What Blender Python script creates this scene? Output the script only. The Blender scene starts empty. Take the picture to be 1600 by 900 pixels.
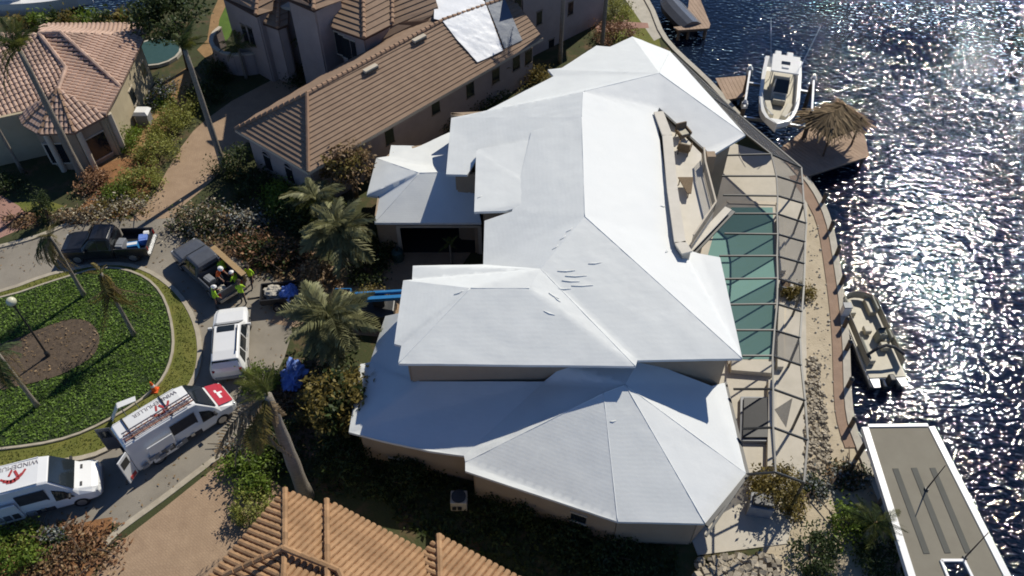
import bpy, bmesh, math, random
import numpy as np
from mathutils import Vector, Matrix, Euler, noise
from mathutils.geometry import tessellate_polygon
random.seed(7); rng = np.random.default_rng(7)
S = bpy.context.scene; COL = S.collection
R = math.radians
V = Vector
# ---------------------------------------------------------------- camera, sky, sun, exposure
CAM_H, PITCH, FPX = 38.0, R(48), 1300.0
cam = bpy.data.cameras.new('camera'); cam_o = bpy.data.objects.new('camera', cam); COL.objects.link(cam_o)
cam_o.location = (0, 0, CAM_H); cam_o.rotation_euler = (R(90) - PITCH, 0, 0)
cam.sensor_width = 36; cam.lens = 36 * FPX / 1600; cam.clip_end = 3000; S.camera = cam_o
SUN = V((0.76, 1.0, 1.18)).normalized()
EL = math.asin(SUN.z); AZ = math.atan2(SUN.x, SUN.y)
world = bpy.data.worlds.new('World'); S.world = world; world.use_nodes = True
wn = world.node_tree.nodes; wl = world.node_tree.links
sky = wn.new('ShaderNodeTexSky'); sky.sky_type = 'NISHITA'; sky.sun_disc = False
sky.sun_elevation = EL; sky.sun_rotation = AZ; sky.air_density = 0.65; sky.dust_density = 0.0; sky.ozone_density = 6.0; sky.altitude = 2500
wl.new(sky.outputs[0], wn['Background'].inputs[0]); wn['Background'].inputs[1].default_value = 0.14
sl = bpy.data.lights.new('sun', 'SUN'); sl.energy = 5.0; sl.angle = R(0.53); sl.color = (1.0, 0.94, 0.82)
so = bpy.data.objects.new('sun', sl); COL.objects.link(so); so.location = (40, 50, 60)
so.rotation_euler = (-SUN).to_track_quat('-Z', 'Y').to_euler()
S.view_settings.view_transform = 'Standard'; S.view_settings.look = 'None'
S.view_settings.exposure = -0.15; S.view_settings.gamma = 1.0; S.view_settings.use_curve_mapping = False
S.render.engine = 'CYCLES'
S.cycles.use_denoising = True; S.cycles.filter_width = 1.8; S.cycles.max_bounces = 6; S.cycles.diffuse_bounces = 3; S.cycles.glossy_bounces = 3
S.cycles.transparent_max_bounces = 12; S.cycles.caustics_reflective = False; S.cycles.caustics_refractive = False

# ---------------------------------------------------------------- surveying: where a height-z plane is met
SP, CP = math.sin(PITCH), math.cos(PITCH)
def U(px, py, z=0.0):
    u, v = px - 800.0, py - 450.0
    t = (CAM_H - z) / (FPX * SP + v * CP)
    return V((u * t, (FPX * CP - v * SP) * t, z))
def hit(px, py, a, b):                       # the point on the upright plane through a-b
    u, v = px - 800.0, py - 450.0
    d = V((u, FPX * CP - v * SP, -(FPX * SP + v * CP)))
    n = V((b.y - a.y, a.x - b.x, 0))
    t = n.dot(V((a.x, a.y, 0))) / n.dot(d)
    return V((d.x * t, d.y * t, CAM_H + d.z * t))
def UL(pts, z): return [U(p[0], p[1], p[2] if len(p) > 2 else z) for p in pts]

# ---------------------------------------------------------------- materials
def nt(m): return m.node_tree.nodes, m.node_tree.links
def pm(name, c1, c2=None, scale=3.0, rough=.8, bump=0, bscale=20.0, metal=0, spec=.4, detail=5, c3=None, island=0.0, coat=0, stretch=None):
    m = bpy.data.materials.new(name); m.use_nodes = True
    N, L = nt(m); P = N['Principled BSDF']
    P.inputs['Roughness'].default_value = rough; P.inputs['Metallic'].default_value = metal
    P.inputs['Specular IOR Level'].default_value = spec
    if coat: P.inputs['Coat Weight'].default_value = coat; P.inputs['Coat Roughness'].default_value = .06
    tc = N.new('ShaderNodeNewGeometry'); vec = tc.outputs['Position']
    if stretch:
        mp = N.new('ShaderNodeMapping'); mp.inputs['Scale'].default_value = stretch; L.new(vec, mp.inputs[0]); vec = mp.outputs[0]
    c2 = c2 or tuple(x * .8 for x in c1)
    nz = N.new('ShaderNodeTexNoise'); nz.inputs['Scale'].default_value = scale; nz.inputs['Detail'].default_value = detail
    nz.inputs['Roughness'].default_value = .65
    L.new(vec, nz.inputs['Vector'])
    rp = N.new('ShaderNodeValToRGB'); e = rp.color_ramp.elements
    e[0].position = .32; e[1].position = .68; e[0].color = (*c1, 1); e[1].color = (*c2, 1)
    if c3: x = e.new(.5); x.color = (*c3, 1)
    L.new(nz.outputs['Fac'], rp.inputs[0]); col = rp.outputs[0]
    if island:
        mx = N.new('ShaderNodeHueSaturation'); mr = N.new('ShaderNodeMapRange')
        mr.inputs['To Min'].default_value = 1 - island; mr.inputs['To Max'].default_value = 1 + island
        L.new(tc.outputs['Random Per Island'], mr.inputs[0]); L.new(mr.outputs[0], mx.inputs['Value']); L.new(col, mx.inputs['Color']); col = mx.outputs[0]
    L.new(col, P.inputs['Base Color'])
    if bump:
        n2 = N.new('ShaderNodeTexNoise'); n2.inputs['Scale'].default_value = bscale; n2.inputs['Detail'].default_value = 4
        L.new(vec, n2.inputs['Vector']); b = N.new('ShaderNodeBump'); b.inputs['Strength'].default_value = min(1, bump); b.inputs['Distance'].default_value = .05
        L.new(n2.outputs['Fac'], b.inputs['Height']); L.new(b.outputs[0], P.inputs['Normal'])
    return m
def leafmat(name, c1, c2, trans=.25, rough=.55, island=.45):
    m = pm(name, c1, c2, scale=1.2, rough=rough, spec=.3, island=island)
    N, L = nt(m); P = N['Principled BSDF']; out = N['Material Output']
    t = N.new('ShaderNodeBsdfTranslucent'); t.inputs[0].default_value = (*[min(1, x * 1.6) for x in c2], 1)
    mx = N.new('ShaderNodeMixShader'); mx.inputs[0].default_value = trans
    L.new(P.outputs[0], mx.inputs[1]); L.new(t.outputs[0], mx.inputs[2]); L.new(mx.outputs[0], out.inputs[0])
    return m
M = {}
M['ground'] = pm('ground_soil', (0.054, 0.050, 0.022), (0.120, 0.078, 0.042), scale=.7, rough=.95, bump=.6, bscale=9, c3=(.05, .06, .02))
M['asphalt'] = pm('asphalt', (0.194, 0.170, 0.135), (0.316, 0.281, 0.229), c3=(.26, .232, .19), scale=.22, rough=.9, bump=.25, bscale=60, detail=8)
M['kerb'] = pm('kerb_concrete', (0.468, 0.416, 0.325), (0.351, 0.305, 0.234), scale=2, rough=.9, bump=.2)
M['paver'] = pm('tan_paver', (0.412, 0.291, 0.190), (0.328, 0.227, 0.148), scale=1.2, rough=.9, bump=.3, bscale=14, detail=8)
M['paver_pink'] = pm('pink_paver', (0.429, 0.247, 0.195), (0.338, 0.195, 0.150), scale=1.5, rough=.9, bump=.3, bscale=14)
M['grass'] = pm('lawn_grass', (0.111, 0.130, 0.023), (0.182, 0.176, 0.039), scale=.9, rough=.95, bump=.6, bscale=30)
M['lawn_green'] = pm('fresh_lawn', (.10, .17, .02), (.07, .12, .015), scale=.9, rough=.95, bump=.6, bscale=30)
M['island_soil'] = pm('island_soil', (.02, .035, .01), (.03, .05, .015), scale=2, rough=.95)
M['mulch'] = pm('mulch', (0.192, 0.132, 0.084), (0.102, 0.072, 0.050), scale=5, rough=.95, bump=.8, bscale=14)
M['island_mulch'] = pm('island_mulch', (.125, .09, .06), (.065, .047, .034), scale=4, rough=.95, bump=.8, bscale=14)
M['mulch_orange'] = pm('orange_mulch', (0.324, 0.156, 0.066), (0.192, 0.096, 0.042), scale=3, rough=.95, bump=.8, bscale=12)
M['sandyard'] = pm('sandy_yard', (0.351, 0.215, 0.098), (0.247, 0.150, 0.065), scale=1.5, rough=.95, bump=.5)
M['sand'] = pm('sand', (0.540, 0.460, 0.333), (0.425, 0.356, 0.253), scale=1.2, rough=.95, bump=.5, bscale=8)
M['seawall_walk'] = pm('walkway_paver', (.36, .25, .18), (.29, .20, .145), scale=1.5, rough=.9, bump=.3)
M['deck'] = pm('pool_deck', (0.570, 0.522, 0.437), (0.475, 0.437, 0.361), scale=.8, rough=.8, bump=.15)
M['concrete'] = pm('pale_concrete', (.52, .48, .40), (.40, .37, .31), scale=1.3, rough=.85, bump=.2)
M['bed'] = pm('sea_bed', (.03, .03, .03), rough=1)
M['stucco'] = pm('tan_stucco', (0.391, 0.299, 0.207), (0.345, 0.259, 0.178), scale=1, rough=.9, bump=.25, bscale=40)
M['stucco_grey'] = pm('grey_stucco', (0.396, 0.324, 0.288), (0.336, 0.276, 0.246), scale=1, rough=.9, bump=.25, bscale=40)
M['stucco_cream'] = pm('cream_stucco', (0.483, 0.414, 0.276), (0.414, 0.345, 0.230), scale=1, rough=.9, bump=.25, bscale=40)
M['trim'] = pm('beige_trim', (.58, .51, .40), (.50, .44, .345), scale=2, rough=.7)
M['trimdark'] = pm('brown_trim', (.24, .19, .14), (.20, .155, .115), scale=2, rough=.8)
M['white'] = pm('white_paint', (.80, .80, .79), (.76, .76, .75), scale=2, rough=.35, spec=.5)
M['glass'] = pm('dark_glass', (.012, .016, .02), (.02, .026, .03), scale=.4, rough=.08, spec=.6)
M['black'] = pm('black_metal', (.02, .02, .022), (.03, .03, .032), scale=3, rough=.5)
M['bronze'] = pm('bronze_aluminium', (.036, .037, .037), (.05, .051, .051), scale=3, rough=.45, spec=.5)
M['membrane'] = pm('white_membrane', (.765, .785, .765), (.70, .72, .705), scale=.45, rough=.6, spec=.2, bump=.10, bscale=5, detail=7)
M['membrane2'] = pm('sunward_white_membrane', (.74, .755, .745), (.71, .73, .725), scale=.6, rough=.6, spec=.2, bump=.08, bscale=7, detail=7)  # same membrane on the sun-facing slopes, their brightness trimmed in the colour
def telegraph(m, period=.095, dist=.010, st=.35):
    N, L = nt(m); P = N['Principled BSDF']; old = P.inputs['Normal'].links[0].from_node
    g = N.new('ShaderNodeNewGeometry'); sx = N.new('ShaderNodeSeparateXYZ'); L.new(g.outputs['Position'], sx.inputs[0])
    nz = N.new('ShaderNodeTexNoise'); nz.inputs['Scale'].default_value = .8; nz.inputs['Detail'].default_value = 3; L.new(g.outputs['Position'], nz.inputs['Vector'])
    a = N.new('ShaderNodeMath'); a.operation = 'MULTIPLY_ADD'; L.new(nz.outputs['Fac'], a.inputs[0]); a.inputs[1].default_value = .10; L.new(sx.outputs['Z'], a.inputs[2])
    k = N.new('ShaderNodeMath'); k.operation = 'MULTIPLY'; L.new(a.outputs[0], k.inputs[0]); k.inputs[1].default_value = 6.2832 / period
    s_ = N.new('ShaderNodeMath'); s_.operation = 'SINE'; L.new(k.outputs[0], s_.inputs[0])
    b = N.new('ShaderNodeBump'); b.inputs['Strength'].default_value = st; b.inputs['Distance'].default_value = dist; L.new(s_.outputs[0], b.inputs['Height']); L.new(old.outputs[0], b.inputs['Normal']); L.new(b.outputs[0], P.inputs['Normal'])
telegraph(M['membrane'], .07, .008, .055); telegraph(M['membrane2'], .07, .008, .02)
M['tarp_white'] = pm('white_tarp', (.86, .87, .88), (.80, .82, .84), scale=1.5, rough=.5, spec=.3, bump=.35, bscale=4)
M['tarp_grey'] = pm('grey_underlay', (.13, .16, .21), (.10, .125, .17), scale=.6, rough=.5, bump=.3, bscale=4)
M['tile_brown'] = pm('brown_tile', (0.294, 0.204, 0.140), (0.233, 0.157, 0.107), scale=1.3, rough=.85, bump=.3, bscale=25, island=.18)
M['tile_tan'] = pm('tan_tile', (.52, .365, .28), (.43, .29, .22), scale=1.5, rough=.85, bump=.3, bscale=25, island=.18)
M['tile_orange'] = pm('orange_tile', (0.381, 0.232, 0.122), (0.288, 0.168, 0.085), scale=1.1, rough=.85, bump=.3, bscale=25, island=.24)
M['tile_cap'] = pm('ridge_tile', (.36, .235, .15), (.28, .17, .11), scale=2, rough=.85)
M['under_brown'] = pm('roof_underlay_brown', (.09, .05, .033), rough=.95)
M['under_tan'] = pm('roof_underlay_tan', (.25, .165, .12), (.20, .13, .095), rough=.95)
M['under_orange'] = pm('roof_underlay_orange', (.30, .145, .07), (.24, .11, .05), rough=.95)
M['trunk'] = pm('palm_trunk', (.30, .265, .215), (.20, .17, .13), scale=3, rough=.95, bump=.6, bscale=10, stretch=(1, 1, 6))
M['bark'] = pm('bark', (.14, .10, .07), (.08, .06, .045), scale=5, rough=.95, bump=.8)
M['frond'] = leafmat('palm_green', (0.072, 0.090, 0.017), (0.130, 0.138, 0.028))
M['frond_silver'] = leafmat('silver_green_frond', (0.168, 0.176, 0.084), (0.276, 0.270, 0.138), trans=.15)
M['frond_dead'] = leafmat('dead_frond', (.16, .11, .06), (.25, .18, .10), trans=.15)
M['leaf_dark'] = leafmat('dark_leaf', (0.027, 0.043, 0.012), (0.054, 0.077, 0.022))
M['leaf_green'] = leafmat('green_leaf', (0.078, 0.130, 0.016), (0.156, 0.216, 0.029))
M['leaf_cover'] = leafmat('ground_cover_leaf', (0.101, 0.170, 0.026), (0.169, 0.268, 0.043))
M['leaf_verge'] = leafmat('verge_blade', (.105, .125, .025), (.17, .18, .045))
M['leaf_lime'] = leafmat('lime_leaf', (0.176, 0.194, 0.043), (0.275, 0.277, 0.069))
M['leaf_olive'] = leafmat('olive_leaf', (0.120, 0.099, 0.024), (0.224, 0.172, 0.048))
M['leaf_brown'] = leafmat('brown_leaf', (0.153, 0.102, 0.053), (0.265, 0.174, 0.087), trans=.1)
M['leaf_rust'] = leafmat('rust_leaf', (0.201, 0.104, 0.055), (0.303, 0.170, 0.091), trans=.1)
M['leaf_pale'] = leafmat('pale_debris', (0.475, 0.425, 0.312), (0.325, 0.275, 0.188), trans=.1)
M['leaf_grey'] = leafmat('grey_debris', (0.288, 0.312, 0.300), (0.192, 0.204, 0.192), trans=.1)
M['rock'] = pm('rubble', (.44, .385, .295), (.30, .26, .20), scale=2.5, rough=.95, bump=.5, island=.35)
M['wood'] = pm('timber', (.42, .29, .15), (.32, .21, .10), scale=2, rough=.8, stretch=(1, 6, 6))
M['deckwood'] = pm('dock_boards', (.42, .30, .215), (.33, .235, .165), scale=1.2, rough=.85, bump=.2, island=.12)
M['pile'] = pm('dock_pile', (.16, .12, .09), (.10, .08, .06), scale=3, rough=.95)
M['thatch'] = leafmat('thatch', (.28, .20, .11), (.15, .11, .065), trans=.05, rough=.9, island=.5)
M['tyre'] = pm('tyre_rubber', (.015, .015, .015), (.025, .025, .025), rough=.9)
M['rim'] = pm('wheel_rim', (.45, .45, .46), (.35, .35, .36), rough=.35, metal=.8)
M['car_white'] = pm('white_car_paint', (.78, .785, .78), (.74, .745, .74), scale=1.5, rough=.3, coat=.6, spec=.5)
M['car_black'] = pm('black_car_paint', (.012, .013, .017), (.02, .021, .026), rough=.3, coat=.15)
M['car_grey'] = pm('grey_car_paint', (0.098, 0.105, 0.120), (0.079, 0.085, 0.099), rough=.3, coat=.15)
M['car_red'] = pm('red_car_paint', (.48, .035, .05), (.42, .028, .042), rough=.3, coat=.5)
M['red_print'] = pm('red_print', (.45, .06, .06), (.38, .05, .05), rough=.5)
M['dark_print'] = pm('dark_print', (.22, .20, .21), (.28, .26, .27), rough=.5)
M['hold_shade'] = pm('van_hold_shade', (.03, .03, .034), (.05, .05, .055), rough=.8)  # near-black colour put in for the shade inside the vans
M['grey_plastic'] = pm('grey_plastic', (.26, .27, .29), (.20, .21, .225), rough=.5)
M['orange_dull'] = pm('fibreglass_ladder', (.42, .20, .14), (.35, .16, .11), rough=.6)
M['lamp_lens'] = pm('clear_lens', (.55, .56, .56), (.4, .41, .42), rough=.15, spec=.6)
M['tail_lens'] = pm('red_lens', (.28, .015, .015), (.2, .01, .01), rough=.2)
M['blue_tarp'] = pm('blue_tarp', (.10, .18, .52), (.20, .31, .68), scale=4, rough=.4, bump=.6, bscale=6)
M['blue_paint'] = pm('blue_paint', (.04, .22, .50), (.03, .18, .42), rough=.4)
M['teal_pool'] = pm('pool_plaster', (.10, .33, .31), (.075, .27, .26), scale=.5, rough=.6)
M['lime'] = pm('hi_vis_lime', (.45, .72, .04), (.38, .64, .03), scale=9, rough=.7)
M['orange'] = pm('hi_vis_orange', (.80, .14, .03), (.72, .11, .02), scale=9, rough=.7)
M['navy'] = pm('work_trousers', (.03, .035, .05), (.045, .05, .065), scale=6, rough=.9)
M['skin'] = pm('skin', (.33, .19, .13), (.28, .16, .11), rough=.6)
M['hair'] = pm('hair', (.03, .02, .015), (.05, .035, .025), rough=.8)
M['canopy'] = pm('canopy_deck', (.245, .225, .175), (.215, .195, .15), scale=.8, rough=.85, bump=.15)
M['canopy_strip'] = pm('canopy_strip', (.115, .115, .10), (.10, .10, .085), scale=1, rough=.85)
M['gel'] = pm('gelcoat', (.78, .775, .74), (.73, .725, .69), rough=.28, spec=.5)
M['cream'] = pm('cream_vinyl', (.50, .46, .36), (.43, .39, .30), rough=.55)
M['sage'] = pm('sage_carpet', (.33, .33, .27), (.28, .28, .225), rough=.85)
M['chrome'] = pm('aluminium', (.55, .56, .57), (.48, .49, .50), rough=.3, metal=.9)
M['wicker'] = pm('wicker', (.22, .16, .10), (.14, .10, .06), scale=12, rough=.9, bump=.4)
M['globe'] = pm('lamp_globe', (.62, .60, .42), (.58, .56, .40), rough=.3)
M['teal_bin'] = pm('green_tank', (.03, .075, .07), (.04, .09, .085), rough=.5)
def paving(m, sc=3.2, dark=.72):
    """Laid pavers: fine joints in the colour and relief."""
    N, L = nt(m); P = N['Principled BSDF']; src = P.inputs['Base Color'].links[0].from_socket
    g = N.new('ShaderNodeNewGeometry'); mp = N.new('ShaderNodeMapping'); mp.inputs['Rotation'].default_value = (0, 0, R(38)); L.new(g.outputs['Position'], mp.inputs[0])
    br = N.new('ShaderNodeTexBrick'); br.inputs['Scale'].default_value = sc; br.inputs['Mortar Size'].default_value = .035; br.inputs['Color1'].default_value = (1, 1, 1, 1); br.inputs['Color2'].default_value = (.94, .93, .92, 1); br.inputs['Mortar'].default_value = (dark, dark, dark, 1); L.new(mp.outputs[0], br.inputs['Vector'])
    mx = N.new('ShaderNodeMixRGB'); mx.blend_type = 'MULTIPLY'; mx.inputs[0].default_value = 1; L.new(src, mx.inputs[1]); L.new(br.outputs['Color'], mx.inputs[2]); L.new(mx.outputs[0], P.inputs['Base Color'])
for k_ in ('paver', 'paver_pink', 'seawall_walk'): paving(M[k_], 2.2, .84)
M['terrace'] = pm('terrace_stone', (.68, .635, .55), (.60, .56, .48), scale=1.2, rough=.8)
def screen_mat():
    m = bpy.data.materials.new('insect_screen'); m.use_nodes = True; N, L = nt(m); P = N['Principled BSDF']
    P.inputs['Base Color'].default_value = (.05, .05, .055, 1); P.inputs['Roughness'].default_value = .8
    t = N.new('ShaderNodeBsdfTransparent'); mx = N.new('ShaderNodeMixShader'); mx.inputs[0].default_value = .5
    L.new(t.outputs[0], mx.inputs[1]); L.new(P.outputs[0], mx.inputs[2]); L.new(mx.outputs[0], N['Material Output'].inputs[0])
    return m
M['screen'] = screen_mat()
M['screen_thin'] = screen_mat(); M['screen_thin'].node_tree.nodes['Mix Shader'].inputs[0].default_value = .28
def water_mat(name, deep, pool=False):
    """Dark water: a body colour under a sharply reflecting rippled surface, rougher in wind lanes and calmer between."""
    m = bpy.data.materials.new(name); m.use_nodes = True; N, L = nt(m); N.remove(N['Principled BSDF'])
    df = N.new('ShaderNodeBsdfDiffuse'); df.inputs[0].default_value = (*deep, 1)
    gl = N.new('ShaderNodeBsdfGlossy'); gl.distribution = 'BECKMANN'; gl.inputs['Roughness'].default_value = .05; gl.inputs['Color'].default_value = (1, 1, 1, 1)
    fr = N.new('ShaderNodeFresnel'); fr.inputs['IOR'].default_value = 1.33
    mx = N.new('ShaderNodeMixShader'); L.new(fr.outputs[0], mx.inputs[0]); L.new(df.outputs[0], mx.inputs[1]); L.new(gl.outputs[0], mx.inputs[2]); L.new(mx.outputs[0], N['Material Output'].inputs[0])
    g = N.new('ShaderNodeNewGeometry'); acc = None
    lane = N.new('ShaderNodeTexNoise'); lane.inputs['Scale'].default_value = .09; lane.inputs['Detail'].default_value = 3; L.new(g.outputs['Position'], lane.inputs['Vector'])
    lr = N.new('ShaderNodeMapRange'); lr.inputs['From Min'].default_value = .35; lr.inputs['From Max'].default_value = .6; lr.inputs['To Min'].default_value = .55; lr.inputs['To Max'].default_value = 1.0; L.new(lane.outputs['Fac'], lr.inputs[0])
    for sc, w in (((3, .02),) if pool else zip(WSC, WDIST)):
        mp = N.new('ShaderNodeMapping'); mp.inputs['Scale'].default_value = (sc * .62, sc, sc); mp.inputs['Rotation'].default_value = (0, 0, R(-14 + 9 * (sc % 3)))
        L.new(g.outputs['Position'], mp.inputs[0])
        n = N.new('ShaderNodeTexNoise'); n.inputs['Scale'].default_value = 1; n.inputs['Detail'].default_value = .6; L.new(mp.outputs[0], n.inputs['Vector'])
        b = N.new('ShaderNodeBump'); b.inputs['Distance'].default_value = w
        if pool: b.inputs['Strength'].default_value = .2
        else: L.new(lr.outputs[0], b.inputs['Strength'])
        L.new(n.outputs['Fac'], b.inputs['Height'])
        if acc: L.new(acc.outputs[0], b.inputs['Normal'])
        acc = b
    for x in (df, gl, fr): L.new(acc.outputs[0], x.inputs['Normal'])
    return m
WSC = (.5, 3.1, 6.6); WDIST = (.05, .100, .062)
M['water'] = water_mat('canal_water', (.006, .011, .024))

# ---------------------------------------------------------------- mesh builder
ORG = {}
def link(o, parent=None):
    COL.objects.link(o)
    if parent is not None: o.parent = parent
    return o
class MB:
    def __init__(s): s.v = []; s.f = []; s.m = []; s.mi = 0
    def add(s, vs, fs):
        k = len(s.v); s.v += [V(x) for x in vs]; s.f += [tuple(i + k for i in f) for f in fs]; s.m += [s.mi] * len(fs); return s
    def box(s, c, size, rz=0, top=1.0, rot=None):
        hx, hy, hz = [x / 2 for x in size]; Q = rot or Matrix.Rotation(rz, 3, 'Z')
        vs = [V(c) + Q @ V((x * hx * t, y * hy * t, z * hz)) for z, t in ((-1, 1), (1, top)) for x, y in ((-1, -1), (1, -1), (1, 1), (-1, 1))]
        return s.add(vs, [(3, 2, 1, 0), (4, 5, 6, 7), (0, 1, 5, 4), (1, 2, 6, 5), (2, 3, 7, 6), (3, 0, 4, 7)])
    def bar(s, a, b, w, h=None, up=V((0, 0, 1))):
        a, b = V(a), V(b); h = h or w; d = (b - a).normalized()
        if abs(d.dot(up)) > .98: up = V((1, 0, 0))
        x = d.cross(up).normalized(); y = x.cross(d)
        vs = [p + x * (i * w / 2) + y * (j * h / 2) for p in (a, b) for i, j in ((-1, -1), (1, -1), (1, 1), (-1, 1))]
        return s.add(vs, [(0, 1, 2, 3), (7, 6, 5, 4), (0, 4, 5, 1), (1, 5, 6, 2), (2, 6, 7, 3), (3, 7, 4, 0)])
    def tube(s, pts, rad, n=8, cap=True):
        pts = [V(p) for p in pts]; rad = rad if isinstance(rad, (list, tuple)) else [rad] * len(pts)
        k = len(s.v); fs = []; vs = []
        for i, p in enumerate(pts):
            d = (pts[min(i + 1, len(pts) - 1)] - pts[max(i - 1, 0)]).normalized()
            up = V((0, 0, 1)) if abs(d.z) < .95 else V((1, 0, 0))
            x = d.cross(up).normalized(); y = x.cross(d)
            vs += [p + (x * math.cos(2 * math.pi * j / n) + y * math.sin(2 * math.pi * j / n)) * rad[i] for j in range(n)]
        for i in range(len(pts) - 1):
            for j in range(n):
                fs.append((i * n + j, i * n + (j + 1) % n, (i + 1) * n + (j + 1) % n, (i + 1) * n + j))
        if cap: fs += [tuple(range(n))[::-1], tuple((len(pts) - 1) * n + j for j in range(n))]
        return s.add(vs, fs)
    def prism(s, poly, z0, z1):
        n = len(poly); vs = [V((p[0], p[1], z0)) for p in poly] + [V((p[0], p[1], z1)) for p in poly]
        tri = tessellate_polygon([[V((p[0], p[1], 0)) for p in poly]])
        a = sum(poly[i][0] * poly[(i + 1) % n][1] - poly[(i + 1) % n][0] * poly[i][1] for i in range(n))
        fs = []
        for t in tri:
            t = tuple(t); p, q, r = [poly[i] for i in t]
            if (q[0] - p[0]) * (r[1] - p[1]) - (q[1] - p[1]) * (r[0] - p[0]) < 0: t = t[::-1]
            fs += [tuple(i + n for i in t), t[::-1]]
        for i in range(n):
            j = (i + 1) % n; q = (i, j, j + n, i + n); fs.append(q if a > 0 else q[::-1])
        return s.add(vs, fs)
    def slab(s, poly, th):                    # a sloping plate
        n = len(poly); poly = [V(p) for p in poly]; vs = poly + [p - V((0, 0, th)) for p in poly]
        tri = tessellate_polygon([[V((p.x, p.y, 0)) for p in poly]]); fs = []
        for t in tri:
            t = tuple(t); p, q, r = [poly[i] for i in t]
            if (q.x - p.x) * (r.y - p.y) - (q.y - p.y) * (r.x - p.x) < 0: t = t[::-1]
            fs += [t, tuple(i + n for i in t[::-1])]
        fs += [(i, i + n, (i + 1) % n + n, (i + 1) % n) for i in range(n)]
        return s.add(vs, fs)
    def ball(s, c, r, n=8, m=6, sz=1.0):
        vs = []; fs = []; c = V(c)
        for i in range(m + 1):
            th = math.pi * i / m
            vs += [c + V((r * math.sin(th) * math.cos(2 * math.pi * j / n), r * math.sin(th) * math.sin(2 * math.pi * j / n), r * sz * math.cos(th))) for j in range(n)]
        for i in range(m):
            for j in range(n): fs.append((i * n + j, (i + 1) * n + j, (i + 1) * n + (j + 1) % n, i * n + (j + 1) % n))
        return s.add(vs, fs)
    def loft(s, rings, cap=True):
        n = len(rings[0]); vs = [V(p) for r in rings for p in r]; fs = []
        for i in range(len(rings) - 1):
            for j in range(n): fs.append((i * n + j, i * n + (j + 1) % n, (i + 1) * n + (j + 1) % n, (i + 1) * n + j))
        if cap: fs += [tuple(range(n))[::-1], tuple((len(rings) - 1) * n + j for j in range(n))]
        return s.add(vs, fs)
    def panel(s, quad, th=.02):               # four points, thickened along its normal
        q = [V(p) for p in quad]; n = (q[1] - q[0]).cross(q[-1] - q[0]).normalized() * th; k = len(q)
        return s.add(q + [p + n for p in q], [tuple(range(k))[::-1], tuple(range(k, 2 * k))] + [(i, (i + 1) % k, (i + 1) % k + k, i + k) for i in range(k)])
    def build(s, name, mat, parent=None, local=False, smooth=False, bevel=0, fix=False):
        me = bpy.data.meshes.new(name); off = V((0, 0, 0)) if (local or parent is None) else ORG.get(parent.name, V((0, 0, 0)))
        me.from_pydata([v - off for v in s.v], [], s.f)
        for m in (mat if isinstance(mat, (list, tuple)) else [mat]): me.materials.append(M[m] if isinstance(m, str) else m)
        if any(s.m): me.polygons.foreach_set('material_index', s.m)
        if fix:
            bm = bmesh.new(); bm.from_mesh(me); bmesh.ops.recalc_face_normals(bm, faces=bm.faces); bm.to_mesh(me); bm.free()
        if smooth: me.polygons.foreach_set('use_smooth', [True] * len(me.polygons))
        me.update()
        o = bpy.data.objects.new(name, me); link(o, parent); ORG[o.name] = off if parent is not None and not local else V((0, 0, 0))
        if bevel:
            b = o.modifiers.new('bevel', 'BEVEL'); b.width = bevel; b.segments = 2; b.limit_method = 'ANGLE'
        return o
def tag(o, label=None, cat=None, group=None, kind=None):
    if label: o['label'] = label
    if cat: o['category'] = cat
    if group: o['group'] = group
    if kind: o['kind'] = kind
    return o
def thing(name, label, cat, loc, rz=0, group=None):
    o = bpy.data.objects.new(name, None); link(o); o.location = loc; o.rotation_euler = (0, 0, rz); o.empty_display_size = .3
    ORG[o.name] = V(loc); return tag(o, label, cat, group)
def struct(name, mb, mat, **k): return tag(mb.build(name, mat, **k), kind='structure')
def copy_tree(o, parent=None):
    c = o.copy(); COL.objects.link(c); c.parent = parent
    for ch in list(o.children): copy_tree(ch, c)
    return c

# ---------------------------------------------------------------- polygon helpers
def inset(poly, d):
    P = [V((p[0], p[1])) for p in poly]; n = len(P); out = []
    a = sum(P[i].x * P[(i + 1) % n].y - P[(i + 1) % n].x * P[i].y for i in range(n)); sg = 1 if a > 0 else -1
    for i in range(n):
        p0, p1, p2 = P[i - 1], P[i], P[(i + 1) % n]
        d1 = (p1 - p0).normalized(); d2 = (p2 - p1).normalized()
        n1 = V((-d1.y, d1.x)) * sg; n2 = V((-d2.y, d2.x)) * sg; b = n1 + n2
        if b.length < .3: b = n1; out.append(p1 + n1 * d)
        else: b.normalize(); out.append(p1 + b * min(d / max(b.dot(n1), .35), d * 2.2))
    return out
def clip(poly, ax, val, keep_ge):
    out = []
    for i in range(len(poly)):
        p, q = poly[i - 1], poly[i]; a = p[ax] - val; b = q[ax] - val
        if not keep_ge: a, b = -a, -b
        if (a >= 0) != (b >= 0):
            t = a / (a - b); out.append((p[0] + (q[0] - p[0]) * t, p[1] + (q[1] - p[1]) * t))
        if b >= 0: out.append(q)
    return out
def frame(poly, e0, e1):
    n = V((0, 0, 0))
    for i in range(len(poly)):
        a, b = poly[i - 1], poly[i]; n += a.cross(b)
    n.normalize()
    if n.z < 0: n = -n
    e = (e1 - e0); e = (e - n * e.dot(n)).normalized(); s = n.cross(e)
    if s.z < 0: s = -s
    return n, e, s, [((p - e0).dot(e), (p - e0).dot(s)) for p in poly]
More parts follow.
